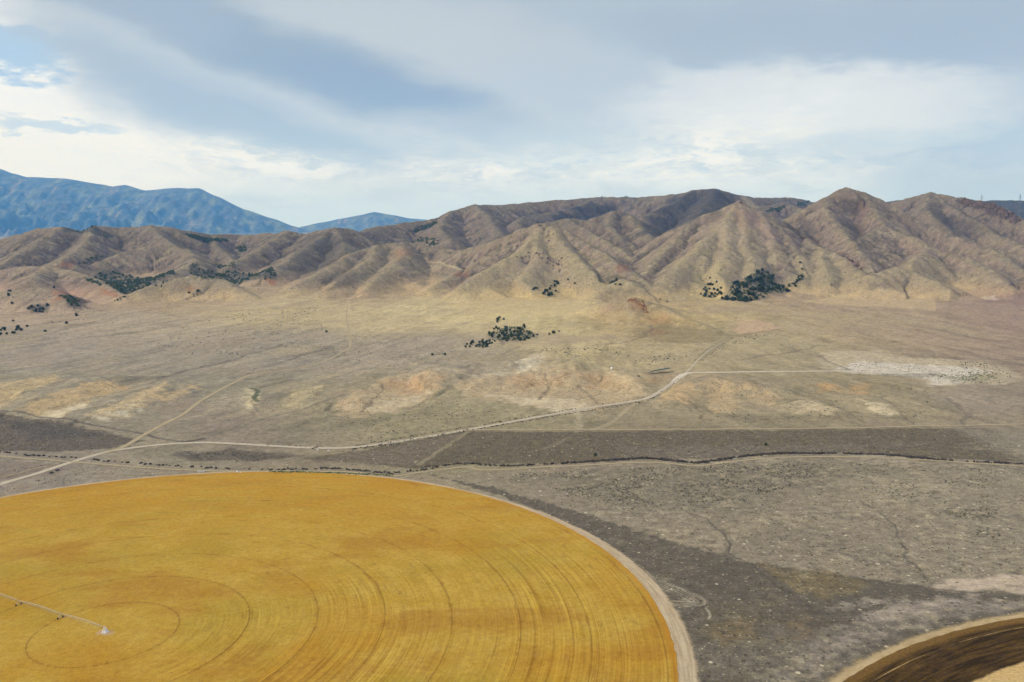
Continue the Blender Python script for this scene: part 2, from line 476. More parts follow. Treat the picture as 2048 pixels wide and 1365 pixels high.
def height(x, y):
    x = np.asarray(x, float); y = np.asarray(y, float)
    fi = np.clip((x / y - A0) / (A1 - A0) * (NC - 1), 0, NC - 1.001)
    fj = np.clip(np.log(y / Y0) / math.log(Y1 / Y0) * (NR - 1), 0, NR - 1.001)
    i = np.floor(fi).astype(int); j = np.floor(fj).astype(int); u = fi - i; v = fj - j
    return (Z[j, i] * (1 - u) + Z[j, i + 1] * u) * (1 - v) + (Z[j + 1, i] * (1 - u) + Z[j + 1, i + 1] * u) * v


def upoly(pts, clampy=1500):
    return np.array([unproj(*p) for p in pts])


def smooth_line(P, k=6):
    out = []
    n = len(P)
    for i in range(n - 1):
        p0, p1, p2, p3 = P[max(i - 1, 0)], P[i], P[i + 1], P[min(i + 2, n - 1)]
        for t in np.arange(k) / k:
            out.append(0.5 * ((2 * p1) + (-p0 + p2) * t + (2 * p0 - 5 * p1 + 4 * p2 - p3) * t * t + (-p0 + 3 * p1 - 3 * p2 + p3) * t ** 3))
    out.append(P[-1])
    return np.array(out)


# low eroded hummocks on the plain (crest pixels, rise, half width)
for pts, rise, wid in [([(690, 800), (740, 772), (790, 756), (840, 748), (875, 760)], 13, 95), ([(930, 775), (1000, 752), (1050, 738), (1110, 748)], 14, 110),
                       ([(1120, 760), (1180, 748), (1240, 752), (1280, 775)], 12, 85), ([(1410, 768), (1440, 762), (1480, 775)], 10, 60),
                       ([(1500, 772), (1550, 785)], 7, 50), ([(1630, 772), (1660, 775)], 6, 40), ([(1600, 815), (1650, 822)], 6, 45), ([(1720, 800), (1770, 815)], 5, 40),
                       ([(60, 815), (130, 790), (190, 770), (235, 768)], 12, 80), ([(-40, 800), (30, 775), (100, 758)], 11, 80), ([(190, 830), (260, 800), (320, 778)], 9, 55),
                       ([(335, 798), (375, 778)], 5, 40), ([(580, 800), (620, 785)], 6, 55), ([(1340, 800), (1370, 785)], 7, 45)]:
    P = upoly(pts); P3 = np.c_[P, np.full(len(P), rise)]
    rlo, rhi = np.searchsorted(yv, P[:, 1].min() - 3 * wid), np.searchsorted(yv, P[:, 1].max() + 3 * wid)
    sl = slice(int(rlo), int(rhi))
    d, s, z, side = seg_eval(P3, XX[sl], YY[sl])
    g = 0.8 * fbm((s + 31 * side) / 45, d / 200, 71, 3) + 0.6 * fbm(XX[sl] / 80, YY[sl] / 80, 75, 2)
    t = np.clip(1 - (np.sqrt(d * d + 100.0) - 10.0) * np.clip(1 + 0.9 * g, 0.45, 2.5) / wid, 0, 1)
    Z[sl] += rise * t * t * (3 - 2 * t) * (0.85 + 0.3 * np.abs(fbm(XX[sl] / 40, YY[sl] / 90, 79, 2)) + 0.3 * fbm(XX[sl] / 45, YY[sl] / 60, 77, 2))

# ditch along the track, cut into the plain
DITCH_PX = [(-60, 896), (0, 905), (60, 912), (120, 915), (200, 922), (300, 930), (400, 936), (520, 940), (680, 940), (760, 946), (830, 943), (900, 931), (940, 928),
            (1000, 933), (1100, 929), (1200, 923), (1290, 918), (1340, 922), (1390, 927), (1430, 922), (1480, 915), (1540, 909), (1640, 908), (1770, 911), (1900, 922), (2048, 929), (2150, 934)]


MAIN = [(-160, 1028), (0, 970), (60, 952), (105, 938), (160, 920), (215, 904), (260, 897), (320, 890), (400, 886), (470, 888), (560, 893), (640, 897), (700, 896), (760, 889), (860, 873), (960, 856), (1060, 838), (1160, 820),
        (1240, 808), (1290, 798), (1320, 783), (1345, 764), (1375, 747)]
MAIN_W = upoly(MAIN)
SPUR_W = upoly([(1366, 753), (1383, 736), (1395, 722), (1412, 706), (1440, 688), (1462, 677)])
EAST_W = upoly([(1345, 764), (1362, 753), (1380, 747.5), (1400, 746), (1450, 745), (1560, 743.5), (1640, 743), (1720, 744), (1800, 747)])
TRACK_W = upoly([(205, 908), (250, 893), (290, 869), (330, 848), (365, 830), (400, 804), (440, 781), (480, 760), (505, 750), (560, 742), (620, 733), (660, 718), (690, 701), (701, 690), (697, 660), (693, 632), (696, 605)])
for RW in (TRACK_W, MAIN_W, EAST_W, SPUR_W):
    P = smooth_line(RW, 8)
    s = np.r_[0, np.cumsum(np.hypot(*np.diff(P, axis=0).T))]
    q = np.arange(0, s[-1], 10.0)
    P = np.c_[np.interp(q, s, P[:, 0]), np.interp(q, s, P[:, 1])]
    z = height(P[:, 0], P[:, 1])
    z = np.convolve(np.pad(z, 10, mode='edge'), np.ones(21) / 21, 'valid')
    rlo, rhi = int(np.searchsorted(yv, P[:, 1].min() - 40)), int(np.searchsorted(yv, P[:, 1].max() + 40))
    a = P[:, 0] / P[:, 1]
    clo, chi = max(0, int(np.searchsorted(av, a.min() - 0.05))), min(NC, int(np.searchsorted(av, a.max() + 0.05)))
    sl = (slice(rlo, rhi), slice(clo, chi))
    d, sd_, zr, side = seg_eval(np.c_[P, z], XX[sl], YY[sl])
    k = 1 - sstep(8, 34, d)
    Z[sl] = Z[sl] * (1 - k) + zr * k

# ------------------------------------------------------------------ ground colours
def mixc(c, rgb, m):
    m = m[..., None]
    return c * (1 - m) + np.array(ALB(*rgb)[:3]) * m


ANCH = [  # pixel, colour of the soil and dry grass there
    (100, 620, (164, 143, 118)), (300, 650, (164, 148, 122)), (100, 700, (152, 139, 120)), (300, 720, (150, 138, 118)), (550, 620, (178, 160, 120)), (550, 700, (150, 138, 118)),
    (100, 760, (146, 136, 114)), (480, 790, (142, 132, 110)), (60, 790, (152, 140, 114)), (500, 850, (140, 126, 108)), (760, 640, (186, 167, 124)), (900, 620, (192, 173, 128)), (1050, 620, (188, 170, 124)),
    (800, 700, (156, 142, 120)), (950, 720, (156, 142, 118)), (620, 850, (146, 134, 106)), (800, 850, (148, 136, 104)), (1000, 840, (150, 138, 106)), (1200, 690, (180, 162, 120)), (1150, 650, (186, 167, 120)),
    (1350, 700, (168, 151, 114)), (1400, 640, (176, 156, 112)), (1500, 700, (166, 150, 112)), (1300, 830, (146, 132, 104)), (1560, 720, (158, 142, 110)), (1600, 650, (164, 146, 110)),
    (1750, 600, (160, 138, 112)), (1700, 660, (160, 141, 110)), (1900, 660, (156, 135, 110)), (2040, 640, (150, 126, 108)), (2040, 700, (150, 130, 108)), (1850, 830, (150, 136, 106)), (1980, 820, (144, 130, 110)),
    (1550, 830, (150, 136, 106)), (1750, 780, (148, 134, 102)), (1200, 1000, (146, 134, 116)), (1500, 1000, (150, 138, 118)), (1800, 960, (152, 140, 118)), (2000, 1000, (146, 136, 116)), (1700, 1100, (150, 138, 120)),
    (100, 930, (142, 130, 112)), (300, 915, (146, 134, 110)), (50, 965, (146, 134, 116)), (600, 920, (144, 130, 106)), (250, 970, (150, 138, 118)),
    (200, 500, (160, 137, 108)), (100, 520, (152, 130, 106)), (300, 530, (164, 141, 112)), (450, 500, (150, 128, 104)), (80, 560, (158, 128, 106)), (650, 500, (142, 124, 102)), (700, 560, (152, 128, 102)),
    (800, 520, (152, 128, 102)), (830, 480, (140, 118, 98)), (1000, 440, (132, 116, 98)), (1250, 415, (108, 102, 98)), (1400, 400, (104, 98, 96)), (1200, 450, (146, 126, 102)), (1080, 460, (158, 136, 98)),
    (1080, 560, (170, 150, 108)), (1000, 530, (166, 144, 106)), (1230, 510, (160, 140, 104)), (1470, 430, (162, 138, 108)), (1420, 540, (176, 154, 110)), (1540, 480, (162, 136, 110)), (1350, 500, (168, 146, 108)),
    (1700, 400, (146, 122, 98)), (1700, 450, (138, 116, 98)), (1780, 500, (156, 134, 102)), (1640, 540, (160, 138, 106)), (1900, 510, (154, 132, 102)), (1900, 420, (136, 116, 98)), (2000, 470, (160, 136, 104)),
    (2000, 580, (150, 126, 106)), (1280, 620, (170, 142, 98)), (1350, 650, (172, 150, 104)), (380, 580, (166, 144, 112)),
]
num = np.zeros(Z.shape + (3,), np.float32); den = np.zeros(Z.shape, np.float32)
LY = np.log(YY)
wx = 0.05 * fbm(XX / 700, YY / 700, 91, 3); wy = 0.09 * fbm(XX / 600, YY / 600, 95, 3)
for px, py, rgb in ANCH:
    x, y = unproj(px, py)
    d2 = ((AA + wx - x / y) / 0.075) ** 2 + ((LY + wy - math.log(y)) / 0.13) ** 2
    w = (1.0 / (0.15 + d2 * d2)).astype(np.float32)
    num += w[..., None] * np.array(ALB(*rgb)[:3], np.float32); den += w
COLR = num / den[..., None]
del num, den
# mottling of grass, bare soil and brush
n_a = fbm(XX / 260, YY / 260, 101, 4)
n_b = fbm(XX / 60, YY / 60, 105, 4)
n_c = fbm(XX / 17, YY / 17, 109, 3)
kx = 0.5 - 0.75 * sstep(-0.35, 0.45, AA)
across = XX - kx * (YY - 1900)
strk = fbm(across / 38 + 0.5 * fbm(XX / 240, YY / 240, 117, 3), YY / 420, 113, 4)
wash = fbm(across / 85 + 0.9 * fbm(XX / 300, YY / 300, 118, 4), YY / 900, 119, 3)
wash_m = sstep(0.05, 0.0, np.abs(wash)) * sstep(0.0, 0.35, fbm(XX / 330, YY / 330, 127, 3) + 0.15) * sstep(1250, 1700, YY)
COLR = COLR * (1 + 0.24 * n_a + 0.24 * n_b + 0.17 * n_c + 0.20 * strk)[..., None]
COLR = COLR * (1 - 0.20 * wash_m)[..., None]
COLR = mixc(COLR, (140, 122, 102), np.clip(0.55 * sstep(0.1, 0.6, n_a + 0.5 * n_b), 0, 1))
COLR = mixc(COLR, (168, 151, 118), np.clip(0.5 * sstep(0.1, 0.6, -n_a + 0.5 * strk), 0, 1))
# brush and bare rock on the hills, darker in hollows and on right-facing slopes, paler on spurs
gy, gx = np.gradient(Z)
dX = np.gradient(XX, axis=1); dYr = np.gradient(YY, axis=0)
sx = gx / dX
syl = (gy - sx * np.gradient(XX, axis=0)) / dYr
slope = np.hypot(sx, syl)
hmask = sstep(8, 50, HILL)
nb2 = fbm(XX / 34, YY / 34, 121, 4)
brush = sstep(-0.05, 0.55, 0.9 * n_b + 0.8 * nb2 + 0.5 * n_a - 0.45 * sx - 0.1)
COLR = mixc(COLR, (104, 90, 78), hmask * 0.42 * brush)
brush2 = sstep(0.25, 0.6, nb2 + 0.6 * n_b + 0.8 * n_c)
COLR = mixc(COLR, (74, 70, 64), hmask * 0.42 * brush2)
def blur(A, k):
    for ax in (0, 1):
        c = np.cumsum(np.pad(A, [(k + 1, k) if i == ax else (0, 0) for i in (0, 1)], mode='edge'), axis=ax)
        n = A.shape[ax]
        A = (np.take(c, np.arange(2 * k + 1, 2 * k + 1 + n), axis=ax) - np.take(c, np.arange(n), axis=ax)) / (2 * k + 1)
    return A


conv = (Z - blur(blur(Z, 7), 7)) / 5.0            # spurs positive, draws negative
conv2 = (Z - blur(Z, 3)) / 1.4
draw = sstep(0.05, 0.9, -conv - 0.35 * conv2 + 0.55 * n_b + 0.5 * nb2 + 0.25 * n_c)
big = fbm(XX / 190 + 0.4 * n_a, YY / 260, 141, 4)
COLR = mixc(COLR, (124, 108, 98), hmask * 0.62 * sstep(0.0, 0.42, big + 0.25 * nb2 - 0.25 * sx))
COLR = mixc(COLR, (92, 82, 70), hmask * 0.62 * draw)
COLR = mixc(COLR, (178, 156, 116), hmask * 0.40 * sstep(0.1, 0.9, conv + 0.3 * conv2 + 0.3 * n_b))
COLR = COLR * (1 - hmask * (0.17 - 0.26 * n_c - 0.18 * nb2))[..., None]
ribc = np.zeros_like(Z); ribc[r0i:] = rib
COLR = mixc(COLR, (196, 172, 134), hmask * 0.48 * sstep(0.12, 0.5, ribc + 0.3 * n_c - 0.15 * n_b))
COLR = mixc(COLR, (86, 78, 66), hmask * 0.40 * sstep(0.15, 0.5, -ribc + 0.35 * n_b + 0.2 * n_c))
rocky = sstep(0.42, 0.75, slope + 0.5 * n_b + 0.5 * n_c)
COLR = mixc(COLR, (152, 124, 110), hmask * 0.6 * rocky)
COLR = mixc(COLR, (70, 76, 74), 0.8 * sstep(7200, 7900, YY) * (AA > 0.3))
rocky2 = sstep(0.3, 0.55, n_c + 0.4 * nb2 + 0.3 * (slope - 0.5))
COLR = mixc(COLR, (190, 166, 138), hmask * 0.35 * rocky2)

TUFT = 0.10 * np.ones_like(Z); SPECK = 0.10 * np.ones_like(Z)


def inpoly(P, pad=0.0):
    """signed distance (positive inside) to a world polygon on the grid rows it spans"""
    rlo, rhi = int(np.searchsorted(yv, P[:, 1].min() - pad)), int(np.searchsorted(yv, P[:, 1].max() + pad))
    rlo, rhi = max(rlo, 0), min(rhi, NR)
    a = P[:, 0] / P[:, 1]
    am, ax = (P[:, 0].min() - pad) / max(YY[rlo, 0], 1), (P[:, 0].max() + pad) / max(YY[rlo, 0], 1)
    am2, ax2 = (P[:, 0].min() - pad) / YY[rhi - 1, 0], (P[:, 0].max() + pad) / YY[rhi - 1, 0]
    clo = max(0, int(np.searchsorted(av, min(am, am2))) - 1); chi = min(NC, int(np.searchsorted(av, max(ax, ax2))) + 1)
    sl = (slice(rlo, rhi), slice(clo, chi))
    X, Y = XX[sl], YY[sl]
    best = np.full(X.shape, 1e9); ins = np.zeros(X.shape, bool)
    for i in range(len(P)):
        (ax_, ay), (bx, by) = P[i], P[(i + 1) % len(P)]
        dx, dy = bx - ax_, by - ay
        t = np.clip(((X - ax_) * dx + (Y - ay) * dy) / (dx * dx + dy * dy + 1e-9), 0, 1)
        best = np.minimum(best, np.hypot(X - ax_ - t * dx, Y - ay - t * dy))
        c = (ay > Y) != (by > Y)
        xi = ax_ + (Y - ay) / (dy if abs(dy) > 1e-9 else 1e-9) * dx
        ins ^= c & (X < xi)
    return sl, np.where(ins, best, -best)


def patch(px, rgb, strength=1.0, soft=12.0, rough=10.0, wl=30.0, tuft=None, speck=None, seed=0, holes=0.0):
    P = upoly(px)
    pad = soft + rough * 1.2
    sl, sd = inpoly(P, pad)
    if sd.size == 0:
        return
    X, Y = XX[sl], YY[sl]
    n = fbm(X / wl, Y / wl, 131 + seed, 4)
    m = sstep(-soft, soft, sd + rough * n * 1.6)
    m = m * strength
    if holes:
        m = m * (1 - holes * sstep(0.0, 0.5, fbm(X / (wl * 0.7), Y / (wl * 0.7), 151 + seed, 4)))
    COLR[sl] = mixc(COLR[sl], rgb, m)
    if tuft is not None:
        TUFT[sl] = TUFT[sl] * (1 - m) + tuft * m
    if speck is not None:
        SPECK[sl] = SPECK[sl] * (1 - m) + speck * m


def line(px, rgb, width, strength=1.0, jit=1.0, soft=0.6, wl=20.0, offs=0.0, seed=0, depth=0.0, broken=0.0):
    P = smooth_line(upoly(px), 6)
    if offs:
        T = np.gradient(P, axis=0); T /= np.linalg.norm(T, axis=1)[:, None] + 1e-9
        P = P + offs * np.c_[-T[:, 1], T[:, 0]]
    pad = width * 4 + jit * 3
    rlo, rhi = int(np.searchsorted(yv, P[:, 1].min() - pad)), int(np.searchsorted(yv, P[:, 1].max() + pad))
    a = P[:, 0] / P[:, 1]
    pa = pad / P[:, 1].min()
    clo, chi = max(0, int(np.searchsorted(av, a.min() - pa))), min(NC, int(np.searchsorted(av, a.max() + pa)))
    if rhi <= rlo or chi <= clo:
        return
    sl = (slice(rlo, rhi), slice(clo, chi))
    X, Y = XX[sl], YY[sl]
    X2 = X + jit * gn(X / wl, Y / wl, 161 + seed); Y2 = Y + jit * gn(X / wl, Y / wl, 171 + seed)
    d, s, z, side = seg_eval(np.c_[P, np.zeros(len(P))], X2, Y2)
    res = np.maximum(0.0, 0.0013 * Y)
    w = width * 0.5 * (1 + 0.4 * gn(s / 25, s * 0, 181))
    m = strength * (1 - sstep(w, w * (1 + soft) + res, d))
    if broken:
        m = m * (1 - broken * sstep(-0.1, 0.3, gn(s / 22, s * 0 + seed, 191)))
    COLR[sl] = mixc(COLR[sl], rgb, m)
    TUFT[sl] = TUFT[sl] * (1 - m); SPECK[sl] = SPECK[sl] * (1 - m)
    if depth:
        Z[sl] -= depth * (1 - sstep(w, w * 2.0 + res, d))


# tufted range right of the big field
patch([(900, 950), (1000, 938), (1390, 936), (1560, 922), (1700, 918), (2100, 938), (2300, 1180), (1900, 1180), (1500, 1128), (1100, 1012)], (143, 129, 106), 0.7, 14, 12, 60, tuft=0.66, speck=0.34)
patch([(1000, 955), (1250, 945), (1640, 925), (1800, 950), (1500, 1000), (1250, 1020)], (122, 112, 92), 0.6, 30, 40, 60, tuft=0.3, speck=0.7, seed=2, holes=0.3)
patch([(1650, 960), (1800, 950), (1900, 985), (1750, 1010)], (166, 152, 124), 0.5, 30, 30, 60, seed=4)
# darker ground below the old fence line
patch([(860, 950), (980, 975), (1100, 1008), (1350, 1084), (1500, 1126), (1870, 1175), (2050, 1188), (2400, 1200), (2400, 1500), (1380, 1500), (1395, 1365), (1360, 1250), (1250, 1120), (1100, 1030), (980, 985)],
      (98, 89, 75), 0.9, 2.5, 5.0, 10, tuft=0.2, speck=0.4)
patch([(1390, 1270), (1460, 1200), (1560, 1200), (1520, 1300), (1640, 1330), (1500, 1365), (1400, 1350)], (112, 101, 80), 0.7, 14, 18, 30, seed=3)
patch([(1420, 1250), (1480, 1230), (1520, 1290), (1440, 1290)], (126, 108, 78), 0.8, 8, 12, 20, seed=5, holes=0.5)
patch([(1520, 1128), (1600, 1138), (1720, 1158), (1740, 1180), (1640, 1200), (1580, 1175)], (128, 112, 80), 0.85, 4, 8, 25, seed=6, holes=0.4)
patch([(1560, 1240), (1620, 1230), (1640, 1270), (1560, 1290)], (124, 106, 80), 0.8, 6, 10, 20, seed=7, holes=0.5)
patch([(1400, 1300), (1700, 1240), (1900, 1200), (1800, 1250), (1650, 1340), (1560, 1365), (1420, 1365)], (124, 114, 98), 0.7, 12, 14, 25, seed=8, holes=0.6)
patch([(1680, 1250), (1800, 1205), (2048, 1195), (2048, 1215), (1900, 1238), (1780, 1270), (1660, 1330), (1560, 1380), (1580, 1330)], (152, 138, 122), 0.75, 5, 9, 18, seed=9, holes=0.6)
patch([(1858, 1176), (1900, 1158), (2000, 1150), (2200, 1146), (2200, 1180), (2048, 1184), (1920, 1183)], (192, 172, 148), 0.95, 4, 6, 25, tuft=0.0, speck=0.02, seed=10)
patch([(1650, 1215), (1720, 1200), (1800, 1200), (1700, 1222)], (170, 156, 138), 0.7, 4, 8, 14, seed=11, holes=0.5)
patch([(1700, 1235), (1860, 1200), (1960, 1192), (1880, 1215), (1760, 1245)], (172, 156, 138), 0.7, 3, 6, 14, seed=12, holes=0.6)
# dark stubble strip above the ditch
patch([(930, 862), (1100, 864), (1560, 861), (1800, 857), (1990, 858), (2040, 900), (2060, 925), (1900, 918), (1700, 906), (1530, 906), (1420, 918), (1340, 918), (1100, 926), (960, 930), (900, 928), (835, 938), (700, 925), (600, 918), (730, 900)],
      (104, 92, 72), 0.92, 3, 4, 20, tuft=0.42, speck=0.6)
patch([(690, 905), (790, 893), (920, 870), (840, 930), (720, 930), (620, 925)], (124, 110, 92), 0.6, 6, 8, 40, seed=13)
patch([(1250, 895), (1500, 890), (1900, 885), (1700, 904), (1530, 906), (1420, 918), (1250, 915)], (122, 110, 94), 0.55, 8, 12, 40, seed=14)
patch([(1930, 862), (2200, 858), (2200, 925), (2060, 922), (1960, 898)], (142, 130, 110), 0.85, 26, 30, 50, seed=15)
patch([(350, 905), (480, 900), (600, 912), (560, 922), (420, 922), (340, 915)], (92, 82, 72), 0.7, 5, 8, 30, seed=16, tuft=0.1, speck=0.6)
# dark field left of the crossing
patch([(-200, 800), (0, 826), (110, 841), (230, 868), (290, 882), (215, 897), (120, 905), (0, 902), (-200, 890)], (102, 91, 78), 0.9, 3, 6, 18, tuft=0.16, speck=0.6)
patch([(0, 840), (120, 850), (210, 872), (60, 880)], (84, 80, 74), 0.6, 8, 10, 30, seed=17)
patch([(-100, 920), (60, 924), (150, 938), (90, 955), (-100, 965)], (134, 118, 102), 0.7, 5, 6, 30, seed=18)
# eroded hummocks
for k, (pp, cc, st) in enumerate([
        ([(670, 830), (690, 795), (760, 760), (840, 742), (885, 750), (880, 775), (840, 805), (780, 825), (700, 835)], (182, 158, 122), 0.85),
        ([(690, 818), (760, 800), (860, 775), (840, 805), (770, 826)], (200, 180, 146), 0.7),
        ([(760, 765), (840, 748), (880, 758), (860, 775), (800, 790)], (176, 144, 106), 0.7),
        ([(910, 775), (960, 752), (1050, 738), (1060, 712), (1090, 712), (1085, 740), (1160, 742), (1240, 745), (1290, 780), (1270, 800), (1160, 825), (1060, 810), (950, 800)], (180, 157, 121), 0.8),
        ([(980, 790), (1100, 795), (1160, 800), (1190, 815), (1140, 828), (1040, 808)], (200, 182, 150), 0.75),
        ([(950, 752), (1020, 742), (1060, 712), (1082, 706), (1085, 725), (1060, 742), (1000, 752)], (206, 192, 164), 0.7),
        ([(1010, 760), (1060, 745), (1090, 760), (1040, 780)], (176, 144, 106), 0.7),
        ([(1090, 765), (1130, 742), (1150, 755), (1120, 775)], (178, 146, 108), 0.7),
        ([(1150, 745), (1220, 750), (1260, 775), (1180, 775)], (176, 144, 104), 0.7),
        ([(1210, 735), (1245, 745), (1285, 790), (1260, 795), (1240, 765)], (196, 172, 132), 0.6),
        ([(1285, 750), (1340, 752), (1320, 772), (1290, 765)], (174, 144, 104), 0.7),
        ([(1330, 800), (1350, 770), (1385, 770), (1390, 805)], (190, 160, 116), 0.8),
        ([(1395, 765), (1440, 755), (1465, 775), (1485, 815), (1430, 830), (1410, 795)], (182, 156, 116), 0.8),
        ([(1480, 765), (1520, 770), (1560, 800), (1540, 815), (1500, 800)], (180, 154, 116), 0.75),
        ([(1625, 770), (1670, 768), (1690, 785), (1650, 785)], (180, 142, 94), 0.7),
        ([(1700, 770), (1730, 768), (1740, 790), (1715, 788)], (184, 146, 98), 0.7),
        ([(1595, 808), (1610, 798), (1670, 818), (1640, 828), (1600, 822)], (198, 178, 142), 0.75),
        ([(1710, 798), (1740, 802), (1795, 825), (1775, 832), (1730, 815)], (204, 186, 150), 0.8),
        ([(-60, 780), (30, 762), (110, 752), (120, 758), (60, 780), (0, 815), (-60, 830)], (190, 164, 120), 0.8),
        ([(40, 822), (100, 790), (170, 765), (220, 760), (248, 775), (220, 790), (150, 815), (120, 832), (60, 828)], (188, 160, 116), 0.85),
        ([(80, 830), (150, 805), (180, 812), (120, 835)], (206, 190, 158), 0.8),
        ([(180, 832), (260, 795), (320, 768), (330, 780), (280, 815), (220, 838)], (194, 168, 124), 0.85),
        ([(190, 838), (270, 812), (280, 820), (210, 840)], (212, 198, 166), 0.7),
        ([(325, 800), (370, 770), (398, 768), (380, 785), (345, 800)], (194, 166, 122), 0.75),
        ([(560, 815), (580, 785), (625, 765), (640, 780), (600, 812)], (172, 156, 118), 0.7),
        ([(395, 830), (440, 790), (500, 775), (515, 785), (510, 825), (440, 825)], (164, 150, 122), 0.6),
        ([(492, 800), (500, 780), (515, 784), (508, 815), (492, 818)], (204, 186, 146), 0.8)]):
    patch(pp, cc, st * 0.95, 10, 17, 24, tuft=0.7, speck=0.25, seed=20 + k, holes=0.5)
# white mineral flat and its shrubby mounds
patch([(1640, 720), (1660, 702), (1760, 702), (1820, 718), (1860, 716), (1960, 724), (2020, 738), (2038, 752), (2010, 768), (1900, 770), (1860, 772), (1820, 752), (1700, 746), (1650, 742)], (184, 168, 138), 0.8, 12, 14, 26, tuft=0.35, speck=0.3, seed=50, holes=0.3)
patch([(1670, 738), (1720, 722), (1800, 728), (1900, 732), (1990, 742), (1940, 752), (1930, 768), (1860, 770), (1850, 755), (1780, 750), (1700, 745)], (202, 190, 172), 0.85, 8, 14, 20, tuft=0.2, speck=0.4, seed=51, holes=0.45)
patch([(1760, 748), (1860, 746), (1900, 752), (1840, 756), (1770, 754)], (128, 120, 104), 0.6, 4, 8, 14, seed=52, holes=0.4)
patch([(1890, 756), (1960, 748), (2000, 754), (1960, 764), (1900, 764)], (132, 128, 98), 0.55, 4, 8, 14, seed=53, holes=0.4)
# pale spots by the wash and on the fan
patch([(1465, 660), (1480, 640), (1520, 640), (1560, 655), (1530, 668), (1480, 668)], (186, 156, 124), 0.8, 8, 12, 25, tuft=0.4, seed=54, holes=0.3)
patch([(1180, 625), (1220, 610), (1240, 615), (1200, 630)], (168, 138, 114), 0.45, 9, 10, 25, seed=55)
patch([(1258, 603), (1275, 600), (1295, 614), (1282, 622), (1262, 618)], (166, 124, 82), 0.6, 6, 10, 14, seed=56, holes=0.3)
patch([(1290, 635), (1330, 625), (1345, 640), (1310, 650)], (158, 122, 82), 0.6, 6, 10, 14, seed=57, holes=0.5)
patch([(1290, 660), (1315, 655), (1345, 668), (1300, 672)], (150, 110, 82), 0.7, 4, 9, 14, seed=58, holes=0.5)
patch([(1260, 655), (1330, 640), (1420, 655), (1470, 670), (1400, 690), (1280, 680)], (122, 106, 72), 0.55, 25, 30, 40, seed=59, holes=0.35)  # shade on the knob's lower right flank, painted into the colour
patch([(1670, 590), (1740, 580), (1868, 586), (1872, 622), (1800, 616), (1690, 612), (1600, 604)], (188, 164, 122), 0.6, 4, 4, 60, seed=60)
patch([(1880, 570), (1960, 572), (2060, 590), (2060, 612), (1930, 600)], (136, 110, 100), 0.6, 16, 20, 40, seed=61, holes=0.3)
patch([(1960, 594), (1990, 592), (2000, 600), (1970, 600)], (190, 170, 158), 0.7, 4, 6, 14, seed=62, holes=0.4)
patch([(1280, 745), (1300, 742), (1345, 741), (1345, 747), (1290, 749)], (150, 130, 100), 0.6, 4, 4, 20, seed=63)
# red soil on the hills
for k, pp in enumerate([[(365, 572), (385, 569), (393, 580), (375, 584)], [(788, 505), (820, 498), (828, 515), (796, 522)], [(910, 545), (935, 540), (935, 556), (912, 554)], [(105, 585), (130, 582), (140, 600), (108, 604)],
                        [(530, 556), (552, 562), (550, 572), (534, 566)], [(120, 528), (150, 526), (145, 536), (125, 536)], [(198, 575), (220, 580), (246, 595), (215, 592)], [(1232, 535), (1256, 530), (1258, 545), (1236, 545)],
                        [(1462, 420), (1500, 425), (1520, 450), (1490, 470), (1470, 440)], [(1700, 420), (1730, 400), (1740, 420), (1720, 440)], [(1680, 505), (1720, 525), (1725, 540), (1700, 530)]]):
    patch(pp, (156, 104, 74) if k < 8 else (148, 112, 98), 0.75, 9, 12, 22, seed=70 + k, holes=0.35)
patch([(1385, 590), (1400, 540), (1440, 520), (1450, 560), (1460, 590), (1420, 600)], (188, 166, 112), 0.6, 20, 20, 40, seed=82)
patch([(900, 600), (960, 575), (1060, 590), (1180, 596), (1180, 625), (900, 640)], (196, 174, 126), 0.5, 25, 25, 60, seed=83)
for k, (pp, st) in enumerate([([(880, 598), (960, 545), (1060, 470), (1090, 455), (1140, 480), (1250, 560), (1310, 590), (1180, 600)], 0.5), ([(1290, 580), (1390, 490), (1470, 415), (1530, 460), (1560, 520), (1500, 560), (1440, 600)], 0.42),
                              ([(1560, 570), (1590, 520), (1630, 498), (1700, 530), (1770, 580), (1680, 598)], 0.5), ([(1740, 560), (1800, 535), (1860, 510), (1960, 540), (2040, 585), (1900, 600)], 0.4),
                              ([(560, 590), (680, 525), (760, 495), (840, 510), (920, 540), (880, 590)], 0.25), ([(240, 598), (310, 570), (390, 552), (450, 560), (520, 600)], 0.3)]):
    patch(pp, (186, 163, 116), st, 30, 40, 45, seed=140 + k, holes=0.55)
# dark scrub on the far slopes, with cloud shade painted into the back hill
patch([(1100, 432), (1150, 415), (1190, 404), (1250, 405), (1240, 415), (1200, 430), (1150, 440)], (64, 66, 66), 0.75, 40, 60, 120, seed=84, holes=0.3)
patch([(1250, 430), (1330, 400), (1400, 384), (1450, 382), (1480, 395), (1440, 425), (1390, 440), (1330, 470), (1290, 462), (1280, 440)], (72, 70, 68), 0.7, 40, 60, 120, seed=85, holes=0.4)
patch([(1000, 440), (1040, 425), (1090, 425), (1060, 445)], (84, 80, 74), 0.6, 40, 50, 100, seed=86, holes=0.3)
patch([(1660, 400), (1700, 392), (1740, 400), (1720, 430), (1690, 430), (1680, 415)], (92, 80, 72), 0.7, 25, 30, 50, seed=87, holes=0.4)
patch([(1680, 440), (1720, 440), (1740, 470), (1720, 500), (1700, 480)], (96, 84, 74), 0.6, 20, 25, 50, seed=88, holes=0.5)
patch([(1850, 420), (1900, 430), (1950, 440), (1960, 470), (1900, 465)], (92, 82, 76), 0.6, 30, 30, 60, seed=89, holes=0.5)
patch([(1565, 445), (1600, 440), (1640, 465), (1600, 475)], (92, 82, 72), 0.6, 20, 20, 40, seed=90, holes=0.4)
patch([(620, 470), (680, 470), (700, 500), (660, 530), (560, 545), (580, 520)], (104, 94, 82), 0.6, 25, 40, 70, seed=91, holes=0.5)
